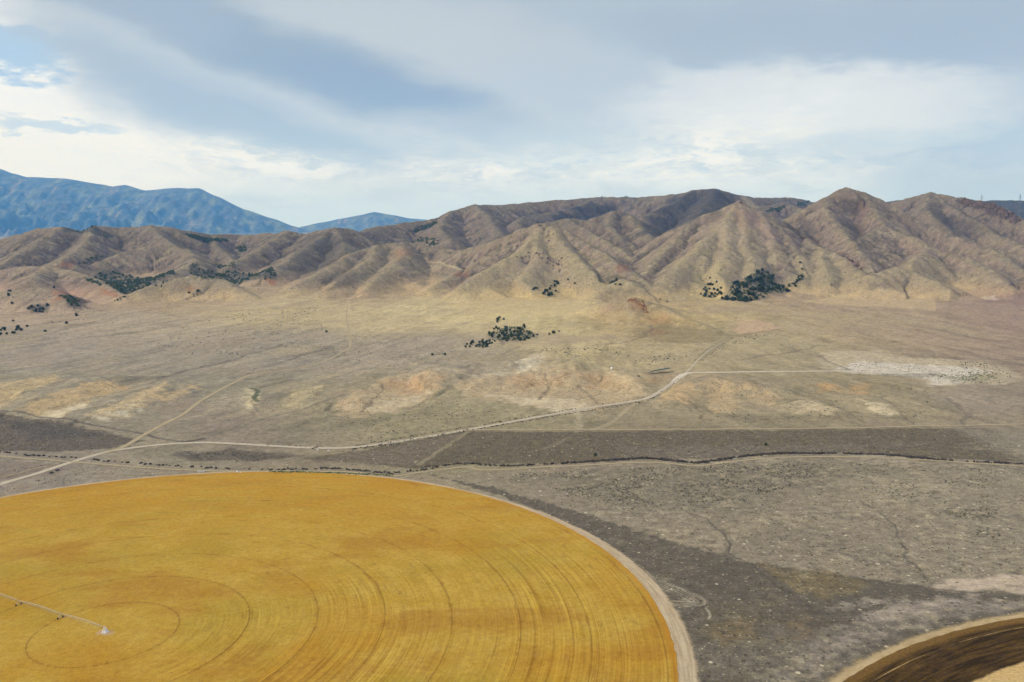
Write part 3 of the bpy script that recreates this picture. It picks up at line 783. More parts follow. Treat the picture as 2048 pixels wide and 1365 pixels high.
patch([(640, 560), (690, 540), (720, 560), (680, 580)], (104, 90, 78), 0.6, 15, 20, 40, seed=92, holes=0.4)
patch([(130, 590), (160, 600), (165, 618), (140, 615)], (84, 78, 72), 0.7, 10, 12, 25, seed=93, holes=0.3)
patch([(50, 612), (100, 607), (96, 628), (60, 626)], (84, 82, 72), 0.8, 6, 8, 20, seed=94, holes=0.2)
patch([(1190, 588), (1240, 575), (1300, 588), (1250, 598), (1195, 600)], (132, 116, 90), 0.55, 12, 12, 30, seed=95)
patch([(1740, 412), (1800, 396), (2048, 396), (2400, 392), (2400, 450), (2100, 440), (2030, 425), (1960, 408)], (66, 72, 70), 0.0, 60, 60, 200, seed=100)
# rock cliff on the right back hill
patch([(1905, 398), (1950, 402), (2000, 412), (2034, 436), (2030, 446), (1990, 432), (1940, 416)], (88, 70, 66), 0.85, 10, 16, 30, seed=96, holes=0.35)
patch([(1470, 410), (1500, 420), (1560, 480), (1540, 500), (1510, 460)], (176, 142, 124), 0.5, 20, 25, 40, seed=97, holes=0.5)
patch([(1440, 450), (1470, 440), (1500, 490), (1470, 500), (1440, 480)], (180, 154, 124), 0.5, 15, 25, 30, seed=98, holes=0.6)
patch([(1030, 515), (1090, 505), (1130, 530), (1100, 560), (1020, 545)], (166, 140, 116), 0.5, 15, 25, 30, seed=99, holes=0.6)

# dark undergrowth and low brush under the groves
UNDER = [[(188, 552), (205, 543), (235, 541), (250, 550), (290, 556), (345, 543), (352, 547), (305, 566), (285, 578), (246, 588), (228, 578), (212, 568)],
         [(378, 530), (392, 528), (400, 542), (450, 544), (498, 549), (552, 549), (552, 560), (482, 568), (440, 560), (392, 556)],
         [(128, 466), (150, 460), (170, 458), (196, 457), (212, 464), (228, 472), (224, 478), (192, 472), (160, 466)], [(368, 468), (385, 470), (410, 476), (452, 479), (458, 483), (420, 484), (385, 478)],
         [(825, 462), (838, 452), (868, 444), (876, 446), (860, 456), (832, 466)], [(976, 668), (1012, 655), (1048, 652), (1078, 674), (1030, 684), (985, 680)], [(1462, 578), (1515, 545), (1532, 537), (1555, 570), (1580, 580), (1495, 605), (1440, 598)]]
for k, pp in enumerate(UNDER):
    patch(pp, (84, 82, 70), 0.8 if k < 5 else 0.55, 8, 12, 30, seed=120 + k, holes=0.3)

pale = fbm(XX / 13 + 0.4 * n_b, YY / 10, 171, 4)
nr = sstep(1150, 1050, YY) * sstep(30, 90, XX)
COLR = mixc(COLR, (176, 162, 130), 0.50 * nr * (0.3 + 0.7 * sstep(0.08, 0.12, COLR.mean(axis=2))) * sstep(0.10, 0.55, pale + 0.35 * n_b + 0.3 * strk))
COLR = mixc(COLR, (96, 88, 74), 0.45 * nr * sstep(0.12, 0.55, -pale + 0.35 * n_b - 0.3 * strk))
dr = np.abs(fbm(XX / 95 + 0.35 * fbm(XX / 40, YY / 40, 175, 3), YY / 190 + 0.2 * n_b, 173, 3))
COLR = mixc(COLR, (98, 90, 76), 0.5 * nr * sstep(0.028, 0.008, dr) * sstep(-0.1, 0.3, n_a + 0.5 * n_b + 0.15))
rl = fbm(across / 13 + 0.6 * n_b, YY / 110, 161, 3)
hb = sstep(1180, 1300, YY) * sstep(2000, 1750, YY)
COLR = COLR * (1 + hb * (0.16 * rl - 0.10 * sstep(0.12, 0.02, np.abs(rl))))[..., None]

# drainage lines, faint tracks and field edges drawn into the soil
DARK = (92, 84, 72)
line([(1380, 1025), (1420, 1045), (1455, 1078), (1458, 1096), (1470, 1112), (1500, 1128), (1530, 1150), (1560, 1176), (1610, 1205), (1640, 1222)], (92, 84, 72), 1.2, 0.75, 5.0, wl=22, seed=1, depth=0.4, broken=0.35)
line([(1720, 1000), (1755, 1025), (1785, 1050), (1800, 1078), (1812, 1100), (1818, 1120), (1850, 1150), (1866, 1168)], (98, 90, 78), 1.2, 0.7, 6.0, wl=24, seed=2, depth=0.4, broken=0.35)
line([(1300, 985), (1420, 1010), (1440, 1050), (1465, 1080)], (112, 102, 90), 1.6, 0.4, 5.0, seed=3, broken=0.5)
line([(1500, 1128), (1600, 1142), (1720, 1160), (1870, 1178), (1960, 1186)], (96, 88, 74), 1.6, 0.7, 0.8, seed=4)
line([(0, 822), (60, 829), (110, 837), (190, 851), (290, 868), (310, 875), (380, 886)], (88, 80, 74), 2.6, 0.75, 2.0, seed=5, depth=0.4)
line([(380, 886), (460, 860), (560, 829), (640, 806), (690, 790)], (122, 112, 94), 4.0, 0.7, 2.0, seed=6)
line([(370, 885), (395, 880), (405, 878)], (80, 72, 64), 6, 0.8, 2.0, seed=7)
line([(940, 862), (900, 888), (870, 908), (838, 930)], (158, 144, 114), 4, 0.65, 3.0, seed=8, broken=0.3)
line([(1160, 862), (1140, 870), (1130, 880), (1080, 900)], (150, 136, 110), 4, 0.45, 7.0, seed=9, broken=0.5)
line([(1290, 800), (1262, 812), (1240, 832), (1215, 850), (1180, 860)], (172, 156, 124), 4, 0.7, 2.0, seed=10)
line([(1180, 862), (1120, 850), (1085, 836)], (160, 146, 116), 3, 0.6, 2.0, seed=11)
line([(1160, 820), (1155, 840), (1160, 858)], (176, 160, 130), 6, 0.6, 6.0, seed=12)
line([(1375, 748), (1300, 742), (1240, 740), (1200, 728)], (168, 150, 124), 4, 0.5, 4.0, seed=13)
line([(1400, 715), (1340, 722), (1280, 735), (1250, 740)], (176, 160, 128), 3, 0.5, 3.0, seed=14)
line([(1330, 790), (1355, 765), (1365, 757)], (196, 168, 116), 3, 0.6, 2.0, seed=15)
line([(700, 630), (697, 600), (720, 590)], (190, 170, 130), 5, 0.5, 4.0, seed=16)
line([(960, 600), (1100, 603), (1200, 606)], (150, 132, 100), 4, 0.5, 3.0, seed=17)
line([(850, 515), (885, 527), (925, 540)], (196, 172, 130), 5, 0.7, 4.0, seed=18)
for k, (a, b) in enumerate([((40, 690), (420, 640)), ((0, 760), (330, 700)), ((220, 760), (560, 690)), ((1640, 690), (2048, 720)), ((1760, 640), (2048, 690)), ((1200, 690), (1310, 650)), ((500, 740), (640, 700)),
                            ((80, 672), (420, 600)), ((1480, 720), (1640, 690)), ((300, 770), (480, 720)), ((1000, 690), (1130, 650)), ((1560, 690), (1700, 740)), ((1880, 790), (1930, 850))]):
    mx, my = (a[0] + b[0]) / 2 + rng.normal(0, 18), (a[1] + b[1]) / 2 + rng.normal(0, 5)
    line([a, (mx, my), b], (110, 98, 84), 5, 0.55, 14.0, wl=60, seed=20 + k, depth=1.2, broken=0.5)
for k, pp in enumerate([[(1240, 780), (1200, 788), (1150, 800)], [(1145, 745), (1100, 775), (1080, 800)], [(1160, 770), (1180, 790), (1200, 812)], [(1360, 800), (1385, 822), (1420, 842)], [(1380, 805), (1400, 820), (1410, 845)],
                        [(860, 790), (840, 810), (790, 825)], [(1640, 800), (1700, 825), (1730, 845)], [(1760, 790), (1800, 820), (1830, 850)], [(516, 780), (508, 800), (515, 822), (505, 835)], [(770, 770), (750, 800), (720, 825)], [(1080, 740), (1095, 770), (1080, 800)]]):
    line(pp, (118, 104, 82), 2.4, 0.5, 9.0, wl=26, seed=40 + k, depth=0.8, broken=0.4)
line([(500, 777), (516, 782), (509, 795), (514, 803)], (78, 88, 62), 5, 0.8, 3.0, seed=60)
# wash coming down to the crossing
for off in (-7, 0, 8):
    line([(1395, 722), (1430, 695), (1462, 676), (1500, 668), (1560, 660)], (132, 118, 90), 3.5, 0.7, 6.0, wl=30, offs=off, seed=61, broken=0.5)
# tyre loops on the bare shoulder of the field
for k, off in enumerate((0, 2.2, 5.5, 8.5, 12.0)):
    line([(1285, 1140), (1320, 1160), (1370, 1180), (1402, 1195), (1412, 1205), (1395, 1213), (1340, 1214)], (190, 174, 146), 0.5, 0.6, 1.5, wl=9, offs=-off, seed=70 + k, broken=0.6)
line([(1412, 1216), (1420, 1228), (1418, 1238)], (184, 170, 146), 0.9, 0.7, 1.0, seed=76)
# bushy green edge between the track and the field
patch([(400, 942), (560, 942), (700, 946), (780, 952), (720, 956), (560, 949), (440, 946)], (178, 158, 88), 0.8, 2.0, 2.5, 20, seed=77)
patch([(545, 944), (700, 946), (780, 953), (700, 952)], (104, 106, 56), 0.75, 1.5, 3.0, 14, seed=78, holes=0.4)

# ------------------------------------------------------------------ meshes of the land
def mat(name):
    m = bpy.data.materials.new(name); m.use_nodes = True
    return m, NT(m.node_tree)


def finish(t, colour, rough=0.95, spec=0.1, bump=None, bstr=0.4, bdist=0.5):
    b = t.n('ShaderNodeBsdfPrincipled')
    t.put(b.inputs['Base Color'], colour); t.put(b.inputs['Roughness'], rough)
    b.inputs['Specular IOR Level'].default_value = spec
    if bump is not None:
        bn = t.n('ShaderNodeBump'); bn.inputs['Strength'].default_value = bstr; bn.inputs['Distance'].default_value = bdist
        t.put(bn.inputs['Height'], bump); t.put(b.inputs['Normal'], bn.outputs[0])
    o = t.n('ShaderNodeOutputMaterial'); t.put(o.inputs[0], b.outputs[0])
    return b


def land_material(name):
    m, t = mat(name)
    tc = t.n('ShaderNodeTexCoord').outputs['Object']
    at = t.n('ShaderNodeAttribute', attribute_name='soil'); zn = t.n('ShaderNodeAttribute', attribute_name='cover')
    zs = t.n('ShaderNodeSeparateColor'); t.put(zs.inputs[0], zn.outputs['Color'])
    n1 = t.noise(tc, 0.11, 5, 0.65); n2 = t.noise(tc, 0.45, 4, 0.7)
    v = t.m('ADD', t.m('MULTIPLY', t.m('SUBTRACT', n1.outputs[0], 0.5), 1.3), t.m('MULTIPLY', t.m('SUBTRACT', n2.outputs[0], 0.5), 1.5))
    col = t.mix(1.0, at.outputs['Color'], t.comb(*[t.m('ADD', 1.0, t.m('MULTIPLY', v, k)) for k in (0.95, 1.0, 1.08)]), 'MULTIPLY')
    # scattered dark brush tussocks
    vd = t.n('ShaderNodeTexVoronoi'); t.put(vd.inputs['Vector'], tc); vd.inputs['Scale'].default_value = 0.26
    vs = t.n('ShaderNodeSeparateColor'); t.put(vs.inputs[0], vd.outputs['Color'])
    on = t.m('LESS_THAN', vs.outputs[0], t.m('MULTIPLY', zs.outputs[1], t.ss(n1.outputs[0], 0.35, 0.65, 0.2, 1.5)))
    rad = t.m('MULTIPLY', vs.outputs[1], 0.34)
    sp = t.m('MULTIPLY', on, t.ss(vd.outputs['Distance'], t.m('ADD', rad, 0.22), t.m('ADD', rad, 0.02)))
    col = t.mix(t.m('MULTIPLY', sp, 0.75), col, ALB(72, 66, 54))
    # pale dry bunch grass and bare pans
    vt = t.n('ShaderNodeTexVoronoi'); t.put(vt.inputs['Vector'], tc); vt.inputs['Scale'].default_value = 0.21
    vq = t.n('ShaderNodeSeparateColor'); t.put(vq.inputs[0], vt.outputs['Color'])
    n3 = t.noise(tc, 0.02, 3, 0.6)
    on = t.m('LESS_THAN', vq.outputs[0], t.m('MULTIPLY', zs.outputs[0], t.ss(n3.outputs[0], 0.3, 0.7, 0.35, 1.6)))
    rad = t.m('MULTIPLY', t.m('POWER', vq.outputs[1], 2.0), 0.30)
    dis = t.m('ADD', vt.outputs['Distance'], t.m('MULTIPLY', t.m('SUBTRACT', n2.outputs[0], 0.5), 0.5))
    tf = t.m('MULTIPLY', on, t.ss(dis, t.m('ADD', rad, 0.16), t.m('ADD', rad, -0.02)))
    col = t.mix(t.m('MULTIPLY', tf, t.m('ADD', 0.18, t.m('MULTIPLY', t.m('POWER', vq.outputs[2], 1.6), 0.7))), col, ALB(214, 200, 168))
    # finer flecks of straw between them
    vf = t.n('ShaderNodeTexVoronoi'); t.put(vf.inputs['Vector'], tc); vf.inputs['Scale'].default_value = 0.48
    vg = t.n('ShaderNodeSeparateColor'); t.put(vg.inputs[0], vf.outputs['Color'])
    on = t.m('LESS_THAN', vg.outputs[0], t.m('MULTIPLY', zs.outputs[0], t.ss(n1.outputs[0], 0.35, 0.65, 0.3, 1.5)))
    ff = t.m('MULTIPLY', on, t.ss(t.m('ADD', vf.outputs['Distance'], t.m('MULTIPLY', t.m('SUBTRACT', n2.outputs[0], 0.5), 0.5)), 0.46, 0.2))
    col = t.mix(t.m('MULTIPLY', ff, t.m('ADD', 0.15, t.m('MULTIPLY', vg.outputs[2], 0.5))), col, ALB(206, 190, 156))
    h = t.m('ADD', n2.outputs[0], t.m('MULTIPLY', n1.outputs[0], 2.0))
    finish(t, col, 0.95, 0.08, h, 0.8, 1.0)
    return m


MAT_LAND = land_material('dry_range_soil')


def grid_mesh(name, faces, mtl):
    used = np.unique(faces)
    remap = np.full(NR * NC, -1, np.int64); remap[used] = np.arange(len(used))
    f = remap[faces]
    me = bpy.data.meshes.new(name)
    me.vertices.add(len(used)); me.loops.add(f.size); me.polygons.add(len(f))
    co = np.c_[XX.ravel()[used], YY.ravel()[used], Z.ravel()[used]].astype(np.float32)
    me.vertices.foreach_set('co', co.ravel())
    me.loops.foreach_set('vertex_index', f.ravel().astype(np.int32))
    me.polygons.foreach_set('loop_start', np.arange(0, f.size, 4, dtype=np.int32))
    me.polygons.foreach_set('use_smooth', np.ones(len(f), bool))
    me.update(calc_edges=True)
    a = me.color_attributes.new('soil', 'FLOAT_COLOR', 'POINT')
    c = np.ones((len(used), 4), np.float32); c[:, :3] = np.clip(COLR.reshape(-1, 3)[used] * (1.10 - 0.10 * (YY.ravel()[used] < 1250))[:, None], 0.01, 0.9)
    a.data.foreach_set('color', c.ravel())
    a = me.color_attributes.new('cover', 'FLOAT_COLOR', 'POINT')
    c = np.ones((len(used), 4), np.float32); c[:, 0] = TUFT.ravel()[used]; c[:, 1] = SPECK.ravel()[used]; c[:, 2] = 0
    a.data.foreach_set('color', c.ravel())
    me.materials.append(mtl)
    ob = bpy.data.objects.new(name, me); COL.objects.link(ob)
    return ob


def structure(ob, label=None, kind='structure'):
    ob['kind'] = kind
    if label:
        ob['label'] = label
    return ob


COLR = COLR + hmask[..., None] * 0.22 * (COLR.mean(axis=2, keepdims=True) * np.array([1.12, 1.0, 0.82]) - COLR)
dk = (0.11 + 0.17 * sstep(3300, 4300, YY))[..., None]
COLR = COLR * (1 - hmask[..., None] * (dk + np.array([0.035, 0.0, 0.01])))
SPECK = np.where(hmask > 0.3, 0.55, SPECK)
TUFT = np.where(hmask > 0.3, 0.05, TUFT)
idx = np.arange(NR * NC).reshape(NR, NC)
quads = np.stack([idx[:-1, :-1], idx[:-1, 1:], idx[1:, 1:], idx[1:, :-1]], -1).reshape(-1, 4)
hill_f = ((HILL[:-1, :-1] > 3) & (YY[:-1, :-1] > 2000) | (YY[:-1, :-1] > 3400)).ravel()
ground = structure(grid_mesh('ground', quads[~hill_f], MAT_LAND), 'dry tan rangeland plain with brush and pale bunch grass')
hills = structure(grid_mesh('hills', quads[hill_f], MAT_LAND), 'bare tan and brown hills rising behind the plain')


def mesh_ob(name, verts, faces, mtl, parent=None, smooth=False):
    me = bpy.data.meshes.new(name)
    me.from_pydata([tuple(map(float, v)) for v in verts], [], [tuple(int(i) for i in f) for f in faces])
    if smooth:
        me.polygons.foreach_set('use_smooth', np.ones(len(me.polygons), bool))
    me.materials.append(mtl); me.update()
    ob = bpy.data.objects.new(name, me); COL.objects.link(ob)
    if parent is not None:
        ob.parent = parent
    return ob


# wide apron of the same soil beyond the sheet, out to the horizon
m, t = mat('plain_soil')
tcn = t.n('ShaderNodeTexCoord').outputs['Object']
nn = t.noise(tcn, 0.004, 6, 0.6)
finish(t, t.mix(nn.outputs[0], ALB(120, 108, 88), ALB(168, 150, 118)))
structure(mesh_ob('plain', [(-32000, -2500, -9), (21000, -2500, -9), (21000, 39000, -9), (-32000, 39000, -9)], [(0, 1, 2, 3)], m))


# ------------------------------------------------------------------ distant mountains
def mountain(name, pts, dist, x0, x1, depth_f, depth_b, step, seed, kw, mtl, label, gul):
    gul *= 1.35
    a = []
    for px, py in pts:
        q, c = ray(px, py); a.append((q * dist, dist + 260 * gn(px / 120.0, 0.0, seed), CZ + c * dist))
    P = np.array(a)
    xs = np.arange(x0, x1, step); ys = np.arange(dist - depth_f, dist + depth_b, step)
    X, Y = np.meshgrid(xs, ys)
    d, s, z, side = seg_eval(P, X, Y)
    g = 0.9 * fbm(s / 1250, d / 4800, seed, 4) + 0.5 * fbm(X / 960, Y / 960, seed + 9, 4)
    g2 = np.abs(fbm(s / 420 + 0.5 * fbm(X / 900, Y / 900, seed + 3, 2), d / 2600, seed + 5, 3))
    dd = d * np.clip(1 + gul * (g * 0.9 + 0.5 * g2) * sstep(0, 500, d), 0.3, 2.5)
    H = z * np.clip(1 - dd / (kw * z + 1), 0, 1) ** 1.15 - 150 * np.clip(0.25 - np.abs(fbm(X / 620, Y / 900, seed + 40, 4)), -0.2, 1) * sstep(60, 500, d) + 16 * fbm(X / 220, Y / 220, seed + 13, 4) * sstep(60, 400, d) - 20
    sl = np.hypot(*np.gradient(H, step))
    n = fbm(X / 500, Y / 500, seed + 20, 4); n2 = fbm(s / 300, d / 1800, seed + 25, 4)
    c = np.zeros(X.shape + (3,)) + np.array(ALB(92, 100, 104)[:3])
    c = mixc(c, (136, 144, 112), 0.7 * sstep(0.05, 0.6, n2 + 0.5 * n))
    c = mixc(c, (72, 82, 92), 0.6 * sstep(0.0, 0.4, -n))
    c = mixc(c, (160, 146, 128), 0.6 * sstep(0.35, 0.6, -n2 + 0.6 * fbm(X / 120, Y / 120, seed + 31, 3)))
    h, w = X.shape
    ix = np.arange(h * w).reshape(h, w)
    f = np.stack([ix[:-1, :-1], ix[:-1, 1:], ix[1:, 1:], ix[1:, :-1]], -1).reshape(-1, 4)
    ob = mesh_ob(name, np.c_[X.ravel(), Y.ravel(), H.ravel()], f, mtl, smooth=True)
    at = ob.data.color_attributes.new('soil', 'FLOAT_COLOR', 'POINT')
    cc = np.ones((h * w, 4), np.float32); cc[:, :3] = c.reshape(-1, 3)
    at.data.foreach_set('color', cc.ravel())
    return structure(ob, label)


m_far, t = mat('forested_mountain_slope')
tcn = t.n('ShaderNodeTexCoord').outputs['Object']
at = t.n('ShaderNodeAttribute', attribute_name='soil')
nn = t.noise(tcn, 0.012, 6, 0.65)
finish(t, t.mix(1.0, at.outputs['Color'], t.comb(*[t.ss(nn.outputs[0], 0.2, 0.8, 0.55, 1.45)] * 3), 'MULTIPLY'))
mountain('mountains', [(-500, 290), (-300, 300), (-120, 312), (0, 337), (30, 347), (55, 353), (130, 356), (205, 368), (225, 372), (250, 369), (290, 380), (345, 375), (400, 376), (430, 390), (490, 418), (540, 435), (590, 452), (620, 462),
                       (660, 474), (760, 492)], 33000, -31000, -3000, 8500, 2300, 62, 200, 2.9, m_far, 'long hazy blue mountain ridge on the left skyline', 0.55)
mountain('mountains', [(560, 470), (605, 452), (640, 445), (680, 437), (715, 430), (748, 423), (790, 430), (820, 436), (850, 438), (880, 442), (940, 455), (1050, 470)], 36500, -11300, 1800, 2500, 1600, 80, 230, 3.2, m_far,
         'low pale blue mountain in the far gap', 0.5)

# ------------------------------------------------------------------ haze
m, t = mat('haze_air')
pv = t.n('ShaderNodeVolumePrincipled')
pv.inputs['Color'].default_value = (0.08, 0.36, 1.0, 1.0)
pv.inputs['Absorption Color'].default_value = (1.0, 1.0, 1.0, 1.0)
pv.inputs['Density'].default_value = 2.6e-5
o = t.n('ShaderNodeOutputMaterial'); t.put(o.inputs['Volume'], pv.outputs[0])
hx0, hx1, hy0, hy1, hz0, hz1 = -33000, 22000, -3000, 39500, -30, 4000
hv = [(x, y, z) for z in (hz0, hz1) for x, y in ((hx0, hy0), (hx1, hy0), (hx1, hy1), (hx0, hy1))]
haze = mesh_ob('haze', hv, [(3, 2, 1, 0), (4, 5, 6, 7), (0, 1, 5, 4), (1, 2, 6, 5), (2, 3, 7, 6), (3, 0, 4, 7)], m)
haze['kind'] = 'stuff'; haze['label'] = 'pale blue haze of the air'

# ------------------------------------------------------------------ irrigated fields
FC = (-289.68, 579.12); FR = 399.3; SPAN = 49.1
FZ = 0.45


def disc(name, c, r0, r1, z, mtl, na=360, nr=40, wob=0.0, a0=0.0, a1=2 * math.pi, dz=0.0, seed=0):
    V, Fc = [], []
    rings = np.linspace(r0, r1, nr)
    for j, r in enumerate(rings):
        for i in range(na + 1):
            th = a0 + (a1 - a0) * i / na
            rr = r
            if wob and (j == nr - 1):
                rr += wob * float(gn(th * r1 / 9.0, seed, 3)) + wob * 0.6 * float(gn(th * r1 / 2.7, seed, 5))
            V.append((rr * math.cos(th), rr * math.sin(th), dz * (j / (nr - 1) - 0.5)))
    for j in range(nr - 1):
        for i in range(na):
            k = j * (na + 1) + i
            Fc.append((k, k + na + 1, k + na + 2, k + 1))
    ob = mesh_ob(name, V, Fc, mtl)
    ob.location = (c[0], c[1], z)
    return ob


def polar(t):
    tc = t.n('ShaderNodeTexCoord').outputs['Object']
    sp = t.n('ShaderNodeSeparateXYZ'); t.put(sp.inputs[0], tc)
    r = t.m('SQRT', t.m('ADD', t.m('MULTIPLY', sp.outputs[0], sp.outputs[0]), t.m('MULTIPLY', sp.outputs[1], sp.outputs[1])))
    th = t.m('ARCTAN2', sp.outputs[1], sp.outputs[0])
    return tc, sp, r, th


# golden crop
m, t = mat('golden_crop')
tcn, sp, r, th = polar(t)
big = t.noise(tcn, 0.009, 4, 0.55); mid = t.noise(tcn, 0.05, 5, 0.62); fin = t.noise(tcn, 0.22, 6, 0.75); vfin = t.noise(tcn, 0.75, 3, 0.7)
col = t.mix(t.ss(mid.outputs[0], 0.30, 0.72), ALB(192, 146, 52), ALB(204, 160, 72))
col = t.mix(t.ss(big.outputs[0], 0.48, 0.66, 0, 0.75), col, ALB(192, 136, 42))
big2 = t.noise(t.comb(sp.outputs[1], sp.outputs[0], 40.0), 0.011, 4, 0.6)
col = t.mix(t.ss(big2.outputs[0], 0.5, 0.68, 0, 0.55), col, ALB(178, 144, 52))
big3 = t.noise(t.comb(t.m('MULTIPLY', sp.outputs[0], 1.0), t.m('MULTIPLY', sp.outputs[1], 2.2), 80.0), 0.008, 4, 0.6)
col = t.mix(t.ss(big3.outputs[0], 0.52, 0.66, 0, 0.7), col, ALB(180, 126, 44))
# far side lies paler and more orange, stroked along the rows
far = t.ss(sp.outputs[1], 120, 330)
st = t.noise(t.comb(t.m('MULTIPLY', sp.outputs[0], 0.018), t.m('MULTIPLY', sp.outputs[1], 0.10), 5.0), 1.0, 5, 0.6)
col = t.mix(t.m('MULTIPLY', far, t.ss(st.outputs[0], 0.35, 0.65)), col, ALB(198, 142, 48))
# mowing rings, strong in some sectors only
rv = t.noise(t.comb(t.m('MULTIPLY', r, 0.30), t.m('MULTIPLY', th, 2.5), 0.0), 1.0, 3, 0.6)
rr = t.noise(t.comb(t.m('MULTIPLY', r, 0.75), t.m('MULTIPLY', th, 1.2), 7.0), 1.0, 2, 0.5)
sect = t.noise(t.comb(t.m('MULTIPLY', r, 0.010), t.m('MULTIPLY', th, 1.6), 2.0), 1.0, 3, 0.5)
sec = t.m('MULTIPLY', t.ss(sect.outputs[0], 0.40, 0.58, 0.35, 1.0), t.m('MULTIPLY', t.ss(sp.outputs[0], 10, 110), t.ss(th, 0.75, 0.2)))
ring = t.m('ADD', t.m('MULTIPLY', t.m('SUBTRACT', rv.outputs[0], 0.5), 0.9), t.m('MULTIPLY', t.m('SUBTRACT', rr.outputs[0], 0.5), 0.8))
v = t.m('ADD', t.m('MULTIPLY', ring, t.m('ADD', 0.16, t.m('MULTIPLY', sec, 1.25))), t.m('ADD', t.m('MULTIPLY', t.m('SUBTRACT', fin.outputs[0], 0.5), 1.1), t.m('MULTIPLY', t.m('SUBTRACT', vfin.outputs[0], 0.5), 0.9)))
col = t.mix(1.0, col, t.comb(*[t.m('ADD', 1.0, t.m('MULTIPLY', v, k)) for k in (0.75, 0.95, 1.25)]), 'MULTIPLY')
col = t.mix(1.0, col, (0.85, 0.93, 0.90, 1), 'MULTIPLY')
# olive regrowth flecks
fl = t.noise(t.comb(t.m('MULTIPLY', r, 0.16), t.m('MULTIPLY', th, 14.0), 4.0), 1.0, 5, 0.7)
col = t.mix(t.ss(fl.outputs[0], 0.57, 0.70, 0, 0.6), col, ALB(140, 108, 42))
# wheel tracks every span
wob = t.m('MULTIPLY', t.m('SUBTRACT', mid.outputs[0], 0.5), 0.8)
q = t.m('DIVIDE', t.m('ADD', r, wob), SPAN)
dist = t.m('MULTIPLY', t.m('ABSOLUTE', t.m('SUBTRACT', q, t.m('ROUND', q))), SPAN)
trk = t.m('MULTIPLY', t.ss(dist, 0.50, 0.18), t.m('GREATER_THAN', q, 0.5))
trk = t.m('MULTIPLY', trk, t.ss(sp.outputs[1], 230, 60, 0.12, 0.58))
trk = t.m('MULTIPLY', trk, t.ss(t.noise(t.comb(t.m('MULTIPLY', t.m('ROUND', q), 5.0), t.m('MULTIPLY', th, 5.0)), 1.0, 4, 0.7).outputs[0], 0.3, 0.6, 0.35, 1.0))
col = t.mix(trk, col, ALB(82, 56, 24))
shoulder = t.m('MULTIPLY', t.ss(dist, 2.2, 0.9), t.m('MULTIPLY', t.m('GREATER_THAN', q, 0.5), t.ss(fl.outputs[0], 0.45, 0.62, 0, 0.55)))
col = t.mix(t.m('MULTIPLY', shoulder, t.m('SUBTRACT', 1.0, trk)), col, ALB(150, 102, 34))
# ripe orange rim
col = t.mix(t.ss(t.m('ADD', r, wob), 394.0, 397.0, 0, 0.5), col, ALB(184, 128, 40))
finish(t, col, 0.95, 0.05, t.m('ADD', fin.outputs[0], vfin.outputs[0]), 0.4, 0.4)
crop = disc('crop_field', FC, 0.0, FR, FZ, m, na=2400, nr=60, wob=1.0)
structure(crop, 'golden circular crop field with concentric wheel tracks')

# bare dirt ring around it
m, t = mat('field_edge_dirt')
tcn, sp, r, th = polar(t)
n1 = t.noise(tcn, 0.08, 5, 0.65); n2 = t.noise(t.comb(t.m('MULTIPLY', r, 0.55), t.m('MULTIPLY', th, 9.0)), 1.0, 4, 0.6); n3 = t.noise(tcn, 0.6, 4, 0.7)
col = t.mix(t.ss(n2.outputs[0], 0.35, 0.66), ALB(172, 150, 118), ALB(200, 180, 148))
col = t.mix(t.ss(n1.outputs[0], 0.45, 0.7, 0, 0.5), col, ALB(164, 146, 122))
col = t.mix(1.0, col, t.comb(*[t.ss(n3.outputs[0], 0.2, 0.8, 0.82, 1.18)] * 3), 'MULTIPLY')
b = finish(t, col, 0.95, 0.05, n3.outputs[0], 0.3, 0.3)
wide = t.m('ADD', 404.5, t.m('ADD', t.m('MULTIPLY', t.ss(th, 0.95, 0.1), 7.5), t.m('MULTIPLY', t.m('SUBTRACT', n1.outputs[0], 0.5), 9.0)))
edge = t.ss(t.m('ADD', r, t.m('MULTIPLY', t.m('SUBTRACT', n3.outputs[0], 0.5), 5.0)), t.m('ADD', wide, 2.0), t.m('SUBTRACT', wide, 2.0))
tr = t.n('ShaderNodeBsdfTransparent'); mx = t.n('ShaderNodeMixShader')
t.put(mx.inputs[0], edge); t.put(mx.inputs[1], tr.outputs[0]); t.put(mx.inputs[2], b.outputs[0])
t.put(next(n for n in t.t.nodes if n.type == 'OUTPUT_MATERIAL').inputs[0], mx.outputs[0])
ringo = disc('dirt_ring', FC, 396.0, 422.0, FZ - 0.15, m, na=720, nr=6)
structure(ringo, 'pale bare dirt ring round the golden field')

# second field, only its dark rim in view
m, t = mat('dark_tilled_field')
tcn, sp, r, th = polar(t)
n1 = t.noise(tcn, 0.03, 5, 0.6); n2 = t.noise(t.comb(t.m('MULTIPLY', r, 0.30), t.m('MULTIPLY', th, 9.0)), 1.0, 6, 0.7); n3 = t.noise(tcn, 0.5, 5, 0.75)
col = t.mix(t.ss(n2.outputs[0], 0.38, 0.7), ALB(50, 36, 13), ALB(100, 75, 34))
col = t.mix(t.ss(n1.outputs[0], 0.55, 0.72, 0, 0.4), col, ALB(116, 86, 42))
rj = t.m('ADD', r, t.m('MULTIPLY', t.m('SUBTRACT', n1.outputs[0], 0.5), 9.0))
col = t.mix(t.ss(rj, 348.0, 345.0), col, ALB(200, 168, 112))
col = t.mix(t.ss(r, 386.0, 392.0, 0, 0.7), col, ALB(130, 98, 48))
dl = t.m('ABSOLUTE', t.m('SUBTRACT', r, 383.5))
col = t.mix(t.m('MULTIPLY', t.ss(dl, 0.7, 0.2), t.ss(n2.outputs[0], 0.4, 0.62, 0.0, 0.6)), col, ALB(196, 164, 108))
col = t.mix(1.0, col, t.comb(*[t.ss(n3.outputs[0], 0.25, 0.75, 0.6, 1.4)] * 3), 'MULTIPLY')
